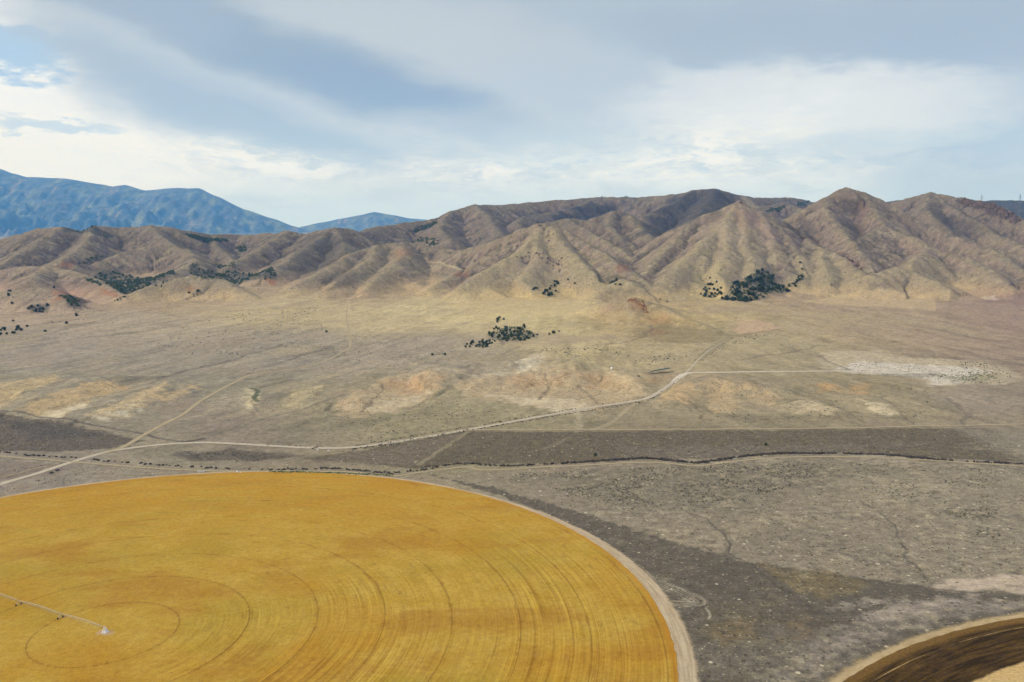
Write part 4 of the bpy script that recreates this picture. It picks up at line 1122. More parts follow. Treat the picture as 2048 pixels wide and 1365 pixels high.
finish(t, col, 0.95, 0.05, n3.outputs[0], 0.4, 0.4)
structure(disc('tilled_field', (468, 210), 0, 396, FZ, m, na=900, nr=30, wob=0.8, seed=4), 'dark brown circular field with a tan centre')
m2, t = mat('tilled_field_edge')
tcn, sp, r, th = polar(t)
n1 = t.noise(tcn, 0.1, 5, 0.65); n3 = t.noise(tcn, 0.6, 4, 0.7)
b = finish(t, t.mix(t.ss(n1.outputs[0], 0.3, 0.7), ALB(168, 144, 104), ALB(196, 172, 130)), 0.95, 0.05)
edge = t.ss(t.m('ADD', r, t.m('ADD', t.m('MULTIPLY', t.m('SUBTRACT', n3.outputs[0], 0.5), 5.0), t.m('MULTIPLY', t.m('SUBTRACT', n1.outputs[0], 0.5), 12.0))), 406.0, 400.0)
tr = t.n('ShaderNodeBsdfTransparent'); mx = t.n('ShaderNodeMixShader')
t.put(mx.inputs[0], edge); t.put(mx.inputs[1], tr.outputs[0]); t.put(mx.inputs[2], b.outputs[0])
t.put(next(n for n in t.t.nodes if n.type == 'OUTPUT_MATERIAL').inputs[0], mx.outputs[0])
structure(disc('dirt_ring', (468, 210), 393.0, 416, FZ - 0.15, m2, na=720, nr=5), 'tan dirt ring round the dark tilled field')

# ------------------------------------------------------------------ dirt roads
def road_material(name, c1, c2, c3):
    m, t = mat(name)
    tc = t.n('ShaderNodeTexCoord').outputs['Object']
    at = t.n('ShaderNodeAttribute', attribute_name='across')
    a = t.n('ShaderNodeSeparateColor'); t.put(a.inputs[0], at.outputs['Color'])
    n1 = t.noise(tc, 0.12, 5, 0.65); n2 = t.noise(tc, 0.7, 4, 0.7)
    u = a.outputs[0]
    col = t.mix(t.ss(n1.outputs[0], 0.3, 0.7), ALB(*c1), ALB(*c2))
    mid = t.m('ABSOLUTE', t.m('SUBTRACT', u, 0.5))
    col = t.mix(t.m('MULTIPLY', t.ss(mid, 0.12, 0.03), t.ss(n2.outputs[0], 0.4, 0.65, 0, 0.6)), col, ALB(*c3))
    col = t.mix(1.0, col, t.comb(*[t.ss(n2.outputs[0], 0.2, 0.8, 0.85, 1.15)] * 3), 'MULTIPLY')
    b = finish(t, col, 0.95, 0.05)
    e = t.ss(t.m('ADD', mid, t.m('MULTIPLY', t.m('SUBTRACT', n1.outputs[0], 0.5), 0.35)), 0.46, 0.36)
    tr = t.n('ShaderNodeBsdfTransparent'); mx = t.n('ShaderNodeMixShader')
    t.put(mx.inputs[0], e); t.put(mx.inputs[1], tr.outputs[0]); t.put(mx.inputs[2], b.outputs[0])
    t.put(next(n for n in t.t.nodes if n.type == 'OUTPUT_MATERIAL').inputs[0], mx.outputs[0])
    return m


def road(name, px, width, mtl, label, lift=0.35, world=None, taper=0.0):
    P = np.array(world, float) if world is not None else upoly(px)
    P = smooth_line(P, 8)
    # resample every 4 m
    s = np.r_[0, np.cumsum(np.hypot(*np.diff(P, axis=0).T))]
    q = np.arange(0, s[-1], 4.0)
    P = np.c_[np.interp(q, s, P[:, 0]), np.interp(q, s, P[:, 1])]
    T = np.gradient(P, axis=0); T /= np.linalg.norm(T, axis=1)[:, None]
    N = np.c_[-T[:, 1], T[:, 0]]
    wd = width * (1 + 0.18 * gn(q / 40, q * 0, 201)) * 1.25 * (1 - taper * (q / q[-1]) ** 1.5)
    P = P + (0.6 * gn(q / 60, q * 0 + 3, 205))[:, None] * N
    V, Fc, U = [], [], []
    us = np.linspace(0, 1, 5)
    for i in range(len(P)):
        for u in us:
            x, y = P[i] + N[i] * wd[i] * (u - 0.5)
            V.append((x, y)); U.append(u)
    V = np.array(V); z = height(V[:, 0], V[:, 1]).reshape(-1, 5)
    z = np.repeat(z.max(axis=1), 5) + lift
    for i in range(len(P) - 1):
        for k in range(4):
            a = i * 5 + k
            Fc.append((a, a + 5, a + 6, a + 1))
    ob = mesh_ob(name, np.c_[V, z], Fc, mtl, smooth=True)
    at = ob.data.color_attributes.new('across', 'FLOAT_COLOR', 'POINT')
    c = np.ones((len(V), 4), np.float32); c[:, 0] = U
    at.data.foreach_set('color', c.ravel())
    structure(ob, label)
    return P


RM = road_material('gravel_road', (182, 168, 144), (204, 190, 166), (156, 142, 116))
RM2 = road_material('dusty_gravel_road', (206, 192, 168), (222, 208, 184), (190, 176, 152))
TM = road_material('dirt_track', (168, 151, 118), (186, 168, 134), (142, 127, 98))
road('gravel_road', None, 8.5, RM, 'pale gravel road crossing the plain in a long curve', world=MAIN_W)
road('gravel_road', None, 10.0, RM2, 'straight pale gravel road to the white mineral flat', world=EAST_W, taper=0.3)
road('gravel_road', None, 4.2, RM, 'short gravel spur running up to the wash', world=SPUR_W, taper=0.85)
road('dirt_track', None, 7.0, TM,
     'tan dirt track winding up the fan from the crossing', world=TRACK_W, taper=0.55)
road('dirt_track', [(925, 861), (1000, 860), (1180, 860), (1400, 859.5), (1560, 858), (1700, 856), (1800, 854), (1950, 851), (2100, 848)], 5.5, TM, 'straight dirt track along the dark stubble strip')
road('dirt_track', [(-60, 908), (60, 918), (200, 929), (320, 938), (440, 943), (560, 943.5), (690, 944.5), (760, 952), (800, 952), (850, 944), (900, 938), (935, 935), (965, 941), (1040, 938), (1150, 932.5), (1290, 925.5), (1340, 928), (1390, 933),
                    (1430, 929), (1480, 922), (1540, 917), (1620, 914.5), (1720, 914.5), (1800, 918), (1900, 924), (2000, 930), (2120, 938)], 4.5, TM, 'tan service track following the dry ditch')
road('dirt_track', [(-40, 962), (20, 952), (70, 938), (100, 932), (125, 925)], 2.6, TM, 'faint dirt track beside the lower gravel road')

# pool by the crossing
m, t = mat('pool_water')
b = finish(t, ALB(34, 70, 62), 0.7, 0.1)
P = upoly([(1294, 747), (1308, 745.5), (1322, 744), (1336, 743.2), (1342, 743.6), (1334, 746), (1318, 747), (1304, 748)])
Pz = height(P[:, 0], P[:, 1]).max() + 0.5
structure(mesh_ob('water', [(x, y, Pz) for x, y in P], [tuple(range(len(P)))], m), 'narrow dark green pool beside the crossing')

# ------------------------------------------------------------------ vegetation
m_leaf, t = mat('juniper_foliage')
oi = t.n('ShaderNodeObjectInfo')
tcn = t.n('ShaderNodeTexCoord').outputs['Object']
nn = t.noise(tcn, 0.8, 3, 0.6)
c = t.mix(nn.outputs[0], (0.016, 0.027, 0.009, 1), (0.058, 0.084, 0.030, 1))
c = t.mix(t.m('MULTIPLY', oi.outputs['Random'], 0.35), c, (0.046, 0.058, 0.034, 1))
finish(t, c, 0.8, 0.15)
m_bark, t = mat('juniper_bark'); finish(t, (0.10, 0.07, 0.05, 1))
m_sage, t = mat('sagebrush_leaves')
gi = t.n('ShaderNodeTexCoord').outputs['Object']
nn = t.noise(gi, 0.05, 4, 0.6)
finish(t, t.mix(t.ss(nn.outputs[0], 0.35, 0.65), (0.040, 0.040, 0.026, 1), (0.085, 0.080, 0.052, 1)), 0.9, 0.1)
m_dry, t = mat('ditch_brush_leaves')
gi = t.n('ShaderNodeTexCoord').outputs['Object']
nn = t.noise(gi, 0.12, 4, 0.6)
finish(t, t.mix(t.ss(nn.outputs[0], 0.35, 0.65), (0.030, 0.022, 0.018, 1), (0.065, 0.055, 0.040, 1)), 0.9, 0.1)
m_green, t = mat('green_weeds'); gi = t.n('ShaderNodeTexCoord').outputs['Object']
nn = t.noise(gi, 0.1, 4, 0.6)
finish(t, t.mix(t.ss(nn.outputs[0], 0.35, 0.65), (0.035, 0.050, 0.018, 1), (0.10, 0.12, 0.04, 1)), 0.9, 0.1)


def crown(n, rx, rz, lobes, r, leaf):
    """leaf sprays spread through a few clumps"""
    V, Fc = [], []
    cl = [(r.uniform(-.45, .45) * rx, r.uniform(-.45, .45) * rx, rz * r.uniform(.45, 1.5), r.uniform(.45, .8)) for _ in range(lobes)]
    cl.append((0, 0, rz * 0.9, 0.95))
    for i in range(n):
        cx, cy, cz, q = r.choice(cl)
        d = Vector((r.gauss(0, 1), r.gauss(0, 1), r.gauss(0, 1))).normalized() * (r.random() ** 0.4)
        p = Vector((cx + d.x * rx * q, cy + d.y * rx * q, max(0.15 * rz, cz + d.z * rz * q)))
        u = Vector((r.gauss(0, 1), r.gauss(0, 1), r.gauss(0, .7))).normalized()
        w = u.cross(Vector((r.gauss(0, 1), r.gauss(0, 1), r.gauss(0, 1)))).normalized()
        a = leaf * r.uniform(.6, 1.3)
        k = len(V)
        V += [p - u * a - w * a * .5, p + u * a - w * a * .6, p + u * a * .8 + w * a * .6, p - u * a * .7 + w * a * .7]
        Fc.append((k, k + 1, k + 2, k + 3))
    return V, Fc


def juniper_mesh(i):
    r = random.Random(100 + i)
    V, Fc = crown(190, 2.7 * r.uniform(.85, 1.15), 2.3 * r.uniform(.85, 1.25), 5, r, 0.62)
    nl = len(Fc)
    k = len(V)
    hgt = 2.6
    for z, rad in ((-0.6, 0.34), (1.0, 0.26), (hgt, 0.10)):
        for j in range(6):
            V.append(Vector((rad * math.cos(j * math.pi / 3), rad * math.sin(j * math.pi / 3) + 0.1 * z, z)))
    for a in range(2):
        for j in range(6):
            Fc.append((k + a * 6 + j, k + a * 6 + (j + 1) % 6, k + a * 6 + 6 + (j + 1) % 6, k + a * 6 + 6 + j))
    me = bpy.data.meshes.new('juniper_tree')
    me.from_pydata([tuple(v) for v in V], [], Fc)
    me.materials.append(m_leaf); me.materials.append(m_bark)
    mi = np.zeros(len(Fc), np.int32); mi[nl:] = 1
    me.polygons.foreach_set('material_index', mi)
    return me


JM = [juniper_mesh(i) for i in range(7)]
tree_n = 0


def juniper(x, y, s, label, group=None):
    global tree_n
    ob = bpy.data.objects.new('juniper_tree', JM[tree_n % 7]); tree_n += 1
    COL.objects.link(ob)
    ob.location = (x, y, float(height(x, y)) - 0.1)
    ob.rotation_euler = (0, 0, random.uniform(0, 6.28)); ob.scale = (s * random.uniform(.9, 1.15), s * random.uniform(.9, 1.15), s * random.uniform(.85, 1.2))
    ob['label'] = label; ob['category'] = 'tree'
    if group:
        ob['group'] = group
    return ob


def pip(px, py, poly):
    c = False
    for i in range(len(poly)):
        (x0, y0), (x1, y1) = poly[i], poly[(i + 1) % len(poly)]
        if (y0 > py) != (y1 > py) and px < x0 + (py - y0) / (y1 - y0) * (x1 - x0):
            c = not c
    return c


def scatter(pxpoly, n, mind, r):
    """points spread over the land inside a pixel outline (unprojected first, spread in the world)"""
    P = [tuple(unproj(*p)) for p in pxpoly]
    xs = [p[0] for p in P]; ys = [p[1] for p in P]
    out = []; tries = 0
    while len(out) < n and tries < n * 60:
        tries += 1
        x, y = r.uniform(min(xs), max(xs)), r.uniform(min(ys), max(ys))
        if pip(x, y, P) and all((x - a) ** 2 + (y - b) ** 2 > mind * mind for a, b in out):
            out.append((x, y))
    return out


rt = random.Random(5)
GROVES = [
    ([(976, 668), (990, 657), (1012, 655), (1022, 662), (1048, 652), (1052, 664), (1075, 670), (1078, 676), (1060, 682), (1030, 684), (1010, 684), (985, 678)], 62, 6, 1.15, 'dark juniper in the dense thicket on the fan below the middle hill'),
    ([(926, 692), (945, 684), (988, 678), (992, 688), (965, 697), (930, 696)], 24, 5, 1.1, 'dark juniper in the tapering left tail of the thicket on the fan'),
    ([(988, 644), (995, 637), (1010, 637), (1016, 642), (1004, 646)], 6, 5, 1.15, 'juniper in the small clump just above the thicket on the fan'),
    ([(1096, 671), (1100, 666), (1112, 666), (1112, 671)], 3, 6, 1.1, 'juniper in the trio right of the thicket on the fan'),
    ([(1462, 578), (1470, 562), (1500, 556), (1520, 560), (1515, 545), (1532, 537), (1545, 552), (1555, 570), (1580, 580), (1560, 590), (1520, 598), (1495, 605), (1450, 602), (1440, 598), (1468, 590)], 92, 7.5, 2.0,
     'dark juniper in the large grove at the foot of the steep light hill'),
    ([(1406, 582), (1418, 566), (1442, 567), (1450, 580), (1448, 590), (1430, 596), (1408, 594)], 22, 8, 1.6, 'juniper in the looser clump left of the large hill-foot grove'),
    ([(1575, 575), (1590, 562), (1607, 552), (1604, 562), (1592, 575)], 13, 8, 1.5, 'juniper in the strip on the spur right of the large hill-foot grove'),
    ([(1086, 590), (1094, 576), (1110, 560), (1118, 564), (1114, 580), (1100, 596)], 20, 8, 1.55, 'juniper in the slanting clump on the lower slope of the middle hill'),
    ([(1060, 586), (1066, 578), (1078, 576), (1076, 582)], 4, 6, 1.5, 'juniper in the small row left of the slanting clump on the middle hill'),
    ([(1216, 572), (1222, 564), (1240, 566), (1258, 570), (1252, 574)], 9, 8, 1.45, 'juniper on top of the low mound between the two front hills'),
    ([(-30, 664), (10, 658), (40, 656), (76, 660), (40, 668), (-10, 674)], 17, 9, 1.35, 'juniper in the loose row at the foot of the left hills'),
    ([(4, 584), (20, 578), (32, 584), (14, 596)], 6, 9, 1.5, 'juniper in the clump on the left shoulder of the low red hill'),
    ([(52, 616), (98, 608), (94, 628), (64, 626)], 12, 8, 1.35, 'juniper in the dark brush patch under the low red hill'),
]
for px, n, md, s, lab in GROVES:
    for x, y in scatter(px, n, md, rt):
        juniper(x, y, s * rt.uniform(.8, 1.45), lab, lab.replace('dark juniper', 'junipers').replace('juniper ', 'junipers ', 1))
LONE = [
    (653, 665, 1.3, 'lone round juniper standing on the open left plain beside the dirt track'),
    (865, 711, 0.95, 'left one of two lone junipers on the bare plain above the hummocks'),
    (890, 711, 1.0, 'right one of two lone junipers on the bare plain above the hummocks'),
    (1191, 912, 0.75, 'small black bush-like tree alone in the dark stubble strip'),
    (1532, 892, 0.8, 'small dark green tree by the line in the right part of the stubble strip'),
    (1118, 664, 0.9, 'single juniper on the pale rib right of the thicket'),
    (1136, 561, 1.5, 'upper of the lone junipers on the right flank of the middle hill'),
    (1150, 568, 1.3, 'lower of the lone junipers on the right flank of the middle hill'),
    (1600, 527, 1.6, 'tallest juniper alone high on the spur right of the large grove'),
    (1604, 540, 1.4, 'lone juniper half way down the spur right of the large grove'),
    (1420, 558, 1.4, 'lone juniper on the grass above the looser clump'),
    (1402, 590, 1.4, 'outermost juniper left of the looser clump'),
    (1334, 604, 1.1, 'single juniper on the saddle left of the knob with the orange nose'),
    (1320, 600, 1.1, 'juniper on the grassy saddle above the knob with the orange nose'),
    (54, 654, 1.5, 'big juniper standing just above the loose row at the left foot'),
    (90, 664, 1.3, 'juniper at the right end of the loose row at the left foot'),
    (133, 648, 1.4, 'juniper on the pale wash bank right of the left hills'),
    (153, 633, 1.7, 'spreading juniper at the mouth of the left gully'),
    (24, 608, 1.6, 'juniper alone on the pale slope at the left edge under the red hill'),
    (26, 643, 1.3, 'juniper alone on the pinkish bench at the left edge'),
    (108, 577, 1.5, 'juniper on the crest of the low red hill'),
    (378, 587, 1.6, 'left of two dark junipers on the front of the rounded left hill'),
    (396, 584, 1.8, 'right of two dark junipers on the front of the rounded left hill'),
]
for px, py, s, lab in LONE:
    x, y = unproj(px, py)
    juniper(x, y, s, lab)


def clump(V, Fc, x, y, z, rx, rz, r, seg=5):
    """a small lumpy bush"""
    k = len(V)
    ph = r.uniform(0, 6.28)
    for j, (f, h) in enumerate(((1.0, 0.0), (0.95, 0.55), (0.5, 0.95))):
        for i in range(seg):
            th = ph + 2 * math.pi * i / seg + j * 0.5
            q = rx * f * r.uniform(.7, 1.25)
            V.append((x + q * math.cos(th), y + q * math.sin(th), z - 0.25 * rz + rz * 1.25 * h * r.uniform(.8, 1.15)))
    for j in range(2):
        for i in range(seg):
            a, b = k + j * seg + i, k + j * seg + (i + 1) % seg
            Fc.append((a, b, b + seg, a + seg))
    Fc.append(tuple(k + 2 * seg + i for i in range(seg)))


# far groves, read as masses of trees
V, Fc = [], []
rw = random.Random(9)
WOODS = [
    ([(976, 668), (1012, 656), (1048, 654), (1076, 674), (1030, 683), (985, 680)], 60, 2.0), ([(1455, 595), (1470, 565), (1520, 548), (1535, 540), (1555, 572), (1575, 582), (1495, 603)], 150, 2.6),
    ([(188, 552), (205, 543), (235, 541), (250, 550), (290, 556), (345, 543), (352, 547), (305, 566), (285, 578), (246, 588), (228, 578), (212, 568)], 330, 4.6),
    ([(378, 530), (392, 528), (400, 542), (450, 544), (498, 549), (502, 558), (482, 568), (440, 560), (392, 556)], 170, 4.4),
    ([(495, 544), (520, 546), (552, 549), (552, 560), (530, 560), (505, 554)], 60, 4.4),
    ([(418, 526), (450, 532), (480, 540), (440, 538)], 24, 4.0),
    ([(128, 466), (150, 460), (170, 458), (196, 457), (212, 464), (228, 472), (224, 478), (192, 472), (160, 466), (132, 472)], 120, 4.8),
    ([(220, 458), (235, 454), (262, 455), (250, 461)], 34, 4.8),
    ([(368, 468), (385, 470), (410, 476), (452, 479), (458, 483), (420, 484), (385, 478)], 90, 4.8),
    ([(470, 496), (490, 490), (494, 502), (482, 506)], 26, 4.6),
    ([(825, 462), (838, 452), (868, 444), (876, 446), (860, 456), (832, 466)], 70, 5.2),
    ([(826, 482), (842, 474), (860, 478), (878, 484), (870, 492), (850, 486)], 40, 4.8),
    ([(1196, 396), (1215, 391), (1262, 396), (1240, 399)], 40, 6.0),
    ([(1530, 424), (1548, 416), (1572, 412), (1570, 416), (1545, 424)], 26, 5.0),
    ([(150, 528), (165, 522), (205, 514), (208, 517), (180, 528)], 18, 3.6),
    ([(165, 555), (190, 560), (205, 572), (180, 566)], 20, 3.6),
    ([(1590, 405), (1620, 404), (1615, 412), (1600, 416)], 22, 6.0),
    ([(90, 574), (112, 573), (118, 582), (100, 580)], 8, 3.0),
    ([(118, 592), (150, 598), (162, 616), (140, 610)], 26, 3.4),
    ([(225, 604), (240, 596), (252, 594), (240, 602)], 6, 3.0),
    ([(310, 572), (332, 562), (336, 566), (318, 578)], 16, 3.2),
]
for px, n, s in WOODS:
    s *= 1.4
    for x, y in scatter(px, int(n * 2.1), s * 0.5, rw):
        q = s * rw.uniform(.6, 1.15)
        clump(V, Fc, x, y, float(height(x, y)), q * .75, q * 1.1, rw, 6)
# loose trees and tall brush over the left and middle hills
for (x0, y0, x1, y1, n) in ((0, 470, 480, 560, 170), (480, 480, 720, 580, 90), (0, 585, 170, 650, 26), (640, 500, 900, 590, 80), (830, 430, 1060, 480, 30), (1330, 480, 1560, 580, 46), (1580, 420, 1900, 560, 70), (1850, 400, 2040, 480, 50), (1020, 500, 1260, 580, 26)):
    for _ in range(n):
        x, y = unproj(rw.uniform(x0, x1), rw.uniform(y0, y1))
        if rw.random() < 0.75 and gn(x / 160, y / 160, 77) < 0.08:
            continue
        q = rw.uniform(1.3, 3.2)
        clump(V, Fc, x, y, float(height(x, y)), q * .8, q, rw, 5)
wood = mesh_ob('juniper_woodland', V, Fc, m_leaf)
wood['kind'] = 'stuff'; wood['label'] = 'far dark green juniper woods in the folds of the hills'; wood['category'] = 'woodland'

# scrub in the draws of the hills
V, Fc = [], []
wgt = (hmask * np.clip(draw + 0.6 * brush2 - 0.35, 0, 1) * (YY < 5600) * (YY / 3000.0) ** 1.0).ravel()
cum = np.cumsum(wgt); pick = np.searchsorted(cum, rng.random(7000) * cum[-1])
for k in pick:
    x, y = float(XX.ravel()[k]) + rw.uniform(-4, 4), float(YY.ravel()[k]) + rw.uniform(-6, 6)
    q = rw.uniform(0.8, 2.3)
    clump(V, Fc, x, y, float(height(x, y)), q * 1.1, q * .75, rw, 5)

# sagebrush dotting the plain
hs = (V, Fc)
V, Fc = [], []
rs = random.Random(21)


def sage(px, n, lo, hi, thr=-1.0, wl=90.0):
    P = [tuple(unproj(*p)) for p in px]
    xs = [p[0] for p in P]; ys = [p[1] for p in P]
    c = tr = 0
    while c < n and tr < n * 40:
        tr += 1
        x, y = rs.uniform(min(xs), max(xs)), rs.uniform(min(ys), max(ys))
        if not pip(x, y, P) or gn(x / wl, y / wl, 88) < thr:
            continue
        q = rs.uniform(lo, hi) * (0.7 if rs.random() < .6 else 1.0)
        clump(V, Fc, x, y, float(height(x, y)), q, q * .8, rs, 5)
        c += 1


sage([(420, 620), (640, 610), (650, 700), (420, 720), (300, 690)], 520, 0.9, 2.0, 0.0)
sage([(560, 690), (740, 660), (920, 700), (900, 730), (600, 740)], 300, 0.8, 1.7, -0.1)
sage([(1090, 690), (1200, 690), (1380, 710), (1350, 735), (1150, 720), (1080, 705)], 220, 1.0, 2.0, 0.0)
sage([(640, 830), (920, 800), (1000, 830), (760, 880), (660, 890)], 210, 0.7, 1.5, -0.1)
sage([(1020, 950), (1300, 935), (1560, 922), (1720, 930), (1500, 1000), (1250, 1020), (1080, 970)], 1700, 0.45, 1.2, -0.12, 50)
sage([(1700, 925), (2100, 945), (2100, 1010), (1700, 1000)], 700, 0.4, 1.0, 0.0, 45)
sage([(1880, 1000), (2000, 1020), (2000, 1080), (1900, 1060)], 160, 0.5, 1.1, 0.0, 40)
sage([(940, 866), (1900, 862), (2000, 915), (1500, 900), (950, 925), (850, 930)], 1200, 0.45, 1.0, -0.1, 50)
sage([(360, 905), (480, 902), (580, 915), (540, 924), (400, 924)], 240, 0.5, 1.2, -0.2, 40)
sage([(1480, 1020), (1700, 1000), (2100, 1020), (2100, 1140), (1880, 1160), (1560, 1120)], 900, 0.3, 0.75, 0.0, 40)
sage([(1390, 1180), (1500, 1135), (1860, 1182), (1700, 1240), (1560, 1350), (1400, 1350)], 700, 0.25, 0.7, -0.05, 25)
sage([(0, 920), (240, 925), (420, 945), (150, 965), (0, 985)], 260, 0.35, 0.9, -0.05, 40)
sage([(0, 835), (240, 872), (200, 900), (0, 900)], 380, 0.4, 1.0, -0.1, 40)
sage([(1660, 735), (1760, 722), (1900, 735), (1960, 752), (1860, 760), (1700, 746)], 300, 0.5, 1.3, 0.0, 50)
sage([(1900, 722), (1970, 726), (2034, 748), (2010, 768), (1890, 768), (1940, 748)], 360, 0.6, 1.6, -0.2, 50)
sage([(1400, 722), (1460, 678), (1540, 664), (1560, 668), (1470, 690), (1420, 720)], 120, 0.8, 1.8, -0.3, 40)
sage([(0, 600), (140, 600), (420, 610), (300, 640), (100, 680), (0, 690)], 160, 0.8, 1.8, 0.0)
sage([(1400, 770), (1850, 775), (1900, 845), (1400, 850)], 300, 0.6, 1.4, 0.0)
ob = mesh_ob('sagebrush', V, Fc, m_sage)
ob['kind'] = 'stuff'; ob['label'] = 'low grey green sagebrush dotting the plain'; ob['category'] = 'brush'

ob = mesh_ob('hill_scrub', hs[0], hs[1], m_sage)
ob['kind'] = 'stuff'; ob['label'] = 'dark scrub scattered in the draws of the hills'; ob['category'] = 'brush'

# brush filling the dry ditch along the service track
V, Fc = [], []
P = smooth_line(upoly(DITCH_PX), 10)
s = np.r_[0, np.cumsum(np.hypot(*np.diff(P, axis=0).T))]
q = 0.0
while q < s[-1]:
    x, y = np.interp(q, s, P[:, 0]), np.interp(q, s, P[:, 1])
    right = x > 60
    dens = 0.9 if (x > -40 and x < 520) else 0.42
    if rs.random() < dens * (0.35 if gn(q / 35, 0.0, 66) < (-0.22 if right else 0.0) else 1.0):
        for _ in range(2 if right else 1):
            e = rs.uniform(0.9, 2.2)
            xx, yy = x + rs.gauss(0, 1.6), y + rs.gauss(0, 1.5) + 1.0
            clump(V, Fc, xx, yy, float(height(xx, yy)), e, e * .95, rs, 5)
    q += 1.15
# darker patches by the road and along its right verge
for px0, px1, n in (((640, 936), (680, 938), 60), ((700, 940), (790, 948), 60), ((840, 936), (920, 928), 50), ((700, 900), (1300, 802), 240), ((705, 893), (1290, 795), 130), ((1300, 800), (1370, 752), 40), ((530, 891), (640, 895), 30), ((720, 897), (800, 888), 24)):
    for _ in range(n):
        u = rs.random()
        x, y = unproj(px0[0] + u * (px1[0] - px0[0]), px0[1] + u * (px1[1] - px0[1]))
        e = rs.uniform(0.5, 1.3); x += rs.gauss(0, 1.5); y += rs.gauss(0, 1.8)
        if n > 100:
            # hug the road edge
            k = 0
        clump(V, Fc, x, y, float(height(x, y)), e, e * .9, rs, 5)
ob = mesh_ob('ditch_brush', V, Fc, m_dry)
ob['kind'] = 'stuff'; ob['label'] = 'dark brown brush filling the dry ditch and road verges'; ob['category'] = 'brush'

V, Fc = [], []
for _ in range(420):
    u = rs.random()
    x, y = unproj(540 + u * 245, 944.5 + 8 * u * u + rs.gauss(0, .8))
    e = rs.uniform(0.5, 1.3)
    clump(V, Fc, x, y, float(height(x, y)), e, e * .8, rs, 5)
for _ in range(120):
    x, y = unproj(1880 + rs.random() * 120, 752 + rs.gauss(0, 4))
    e = rs.uniform(0.7, 1.6); clump(V, Fc, x, y, float(height(x, y)), e, e * .7, rs, 5)
ob = mesh_ob('weeds', V, Fc, m_green)
ob['kind'] = 'stuff'; ob['label'] = 'green weeds along the far edge of the golden field'; ob['category'] = 'weeds'


# ------------------------------------------------------------------ built things
class MB:
    def __init__(s):
        s.v, s.f = [], []

    def box(s, c, d, rot=0.0, taper=1.0):
        k = len(s.v)
        for z in (-1, 1):
            q = taper if z > 0 else 1.0
            for x, y in ((-1, -1), (1, -1), (1, 1), (-1, 1)):
                px, py = x * d[0] / 2 * q, y * d[1] / 2 * q
                s.v.append((c[0] + px * math.cos(rot) - py * math.sin(rot), c[1] + px * math.sin(rot) + py * math.cos(rot), c[2] + z * d[2] / 2))
        s.f += [(k + 3, k + 2, k + 1, k), (k + 4, k + 5, k + 6, k + 7), (k, k + 1, k + 5, k + 4), (k + 1, k + 2, k + 6, k + 5), (k + 2, k + 3, k + 7, k + 6), (k + 3, k, k + 4, k + 7)]
        return s

    def bar(s, a, b, r, r2=None, seg=8):
        a, b = Vector(a), Vector(b)
        d = (b - a).normalized()
        u = d.orthogonal().normalized(); w = d.cross(u)
        k = len(s.v)
        for p, q in ((a, r), (b, r if r2 is None else r2)):
            for i in range(seg):
                th = 2 * math.pi * i / seg
                s.v.append(tuple(p + (u * math.cos(th) + w * math.sin(th)) * q))
        for i in range(seg):
            j = (i + 1) % seg
            s.f.append((k + i, k + j, k + seg + j, k + seg + i))
        s.f.append(tuple(k + i for i in reversed(range(seg)))); s.f.append(tuple(k + seg + i for i in range(seg)))
        return s

    def prism(s, prof, y0, y1, inset=0.0, zt=None):
        """profile in x-z swept along y"""
        k = len(s.v); n = len(prof)
        zs = [p[1] for p in prof]
        for y, sg in ((y0, 1), (y1, -1)):
            for x, z in prof:
                s.v.append((x, y + sg * inset * (z - min(zs)) / (max(zs) - min(zs) + 1e-9), z))
        for i in range(n):
            j = (i + 1) % n
            s.f.append((k + i, k + j, k + n + j, k + n + i))
        s.f.append(tuple(k + i for i in reversed(range(n)))); s.f.append(tuple(k + n + i for i in range(n)))
        return s

    def build(s, name, mtl, parent=None, smooth=False):
        return mesh_ob(name, s.v, s.f, mtl, parent, smooth)


def simple(name, c, rough=0.5, metal=0.0, spec=0.5):
    m, t = mat(name)
    n = t.noise(t.n('ShaderNodeTexCoord').outputs['Object'], 2.0, 4, 0.6)
    b = finish(t, t.mix(1.0, c, t.comb(*[t.ss(n.outputs[0], 0.2, 0.8, 0.85, 1.12)] * 3), 'MULTIPLY'), rough, spec)
    b.inputs['Metallic'].default_value = metal
    return m


m_galv = simple('galvanized_steel', (0.36, 0.35, 0.33, 1), 0.6, 0.2)
m_white = simple('white_paint', (0.78, 0.79, 0.80, 1), 0.5)
m_black = simple('black_paint', (0.010, 0.010, 0.012, 1), 0.25)
m_navy = simple('dark_navy_paint', (0.012, 0.014, 0.022, 1), 0.25)
m_glass = simple('tinted_glass', (0.02, 0.025, 0.03, 1), 0.08)
m_tyre = simple('tyre_rubber', (0.02, 0.02, 0.02, 1), 0.85, spec=0.2)
m_rim = simple('alloy_rim', (0.35, 0.35, 0.36, 1), 0.35, 0.6)
m_light = simple('lamp_lens', (0.8, 0.8, 0.76, 1), 0.15)
m_red = simple('red_lens', (0.35, 0.02, 0.02, 1), 0.2)
m_conc = simple('concrete', (0.42, 0.39, 0.34, 1), 0.9)
m_blue = simple('blue_grey_panel', (0.34, 0.38, 0.50, 1), 0.5)
m_rust = simple('rusty_brown_steel', (0.06, 0.03, 0.02, 1), 0.8)
m_dust = simple('bare_pad_soil', ALB(190, 156, 110), 0.95, spec=0.05)


def root(name, loc, rz, label, cat, group=None):
    o = bpy.data.objects.new(name, None); COL.objects.link(o)
    o.empty_display_size = 1.0
    o.location = loc; o.rotation_euler = (0, 0, rz); o['label'] = label; o['category'] = cat
    if group:
        o['group'] = group
    return o


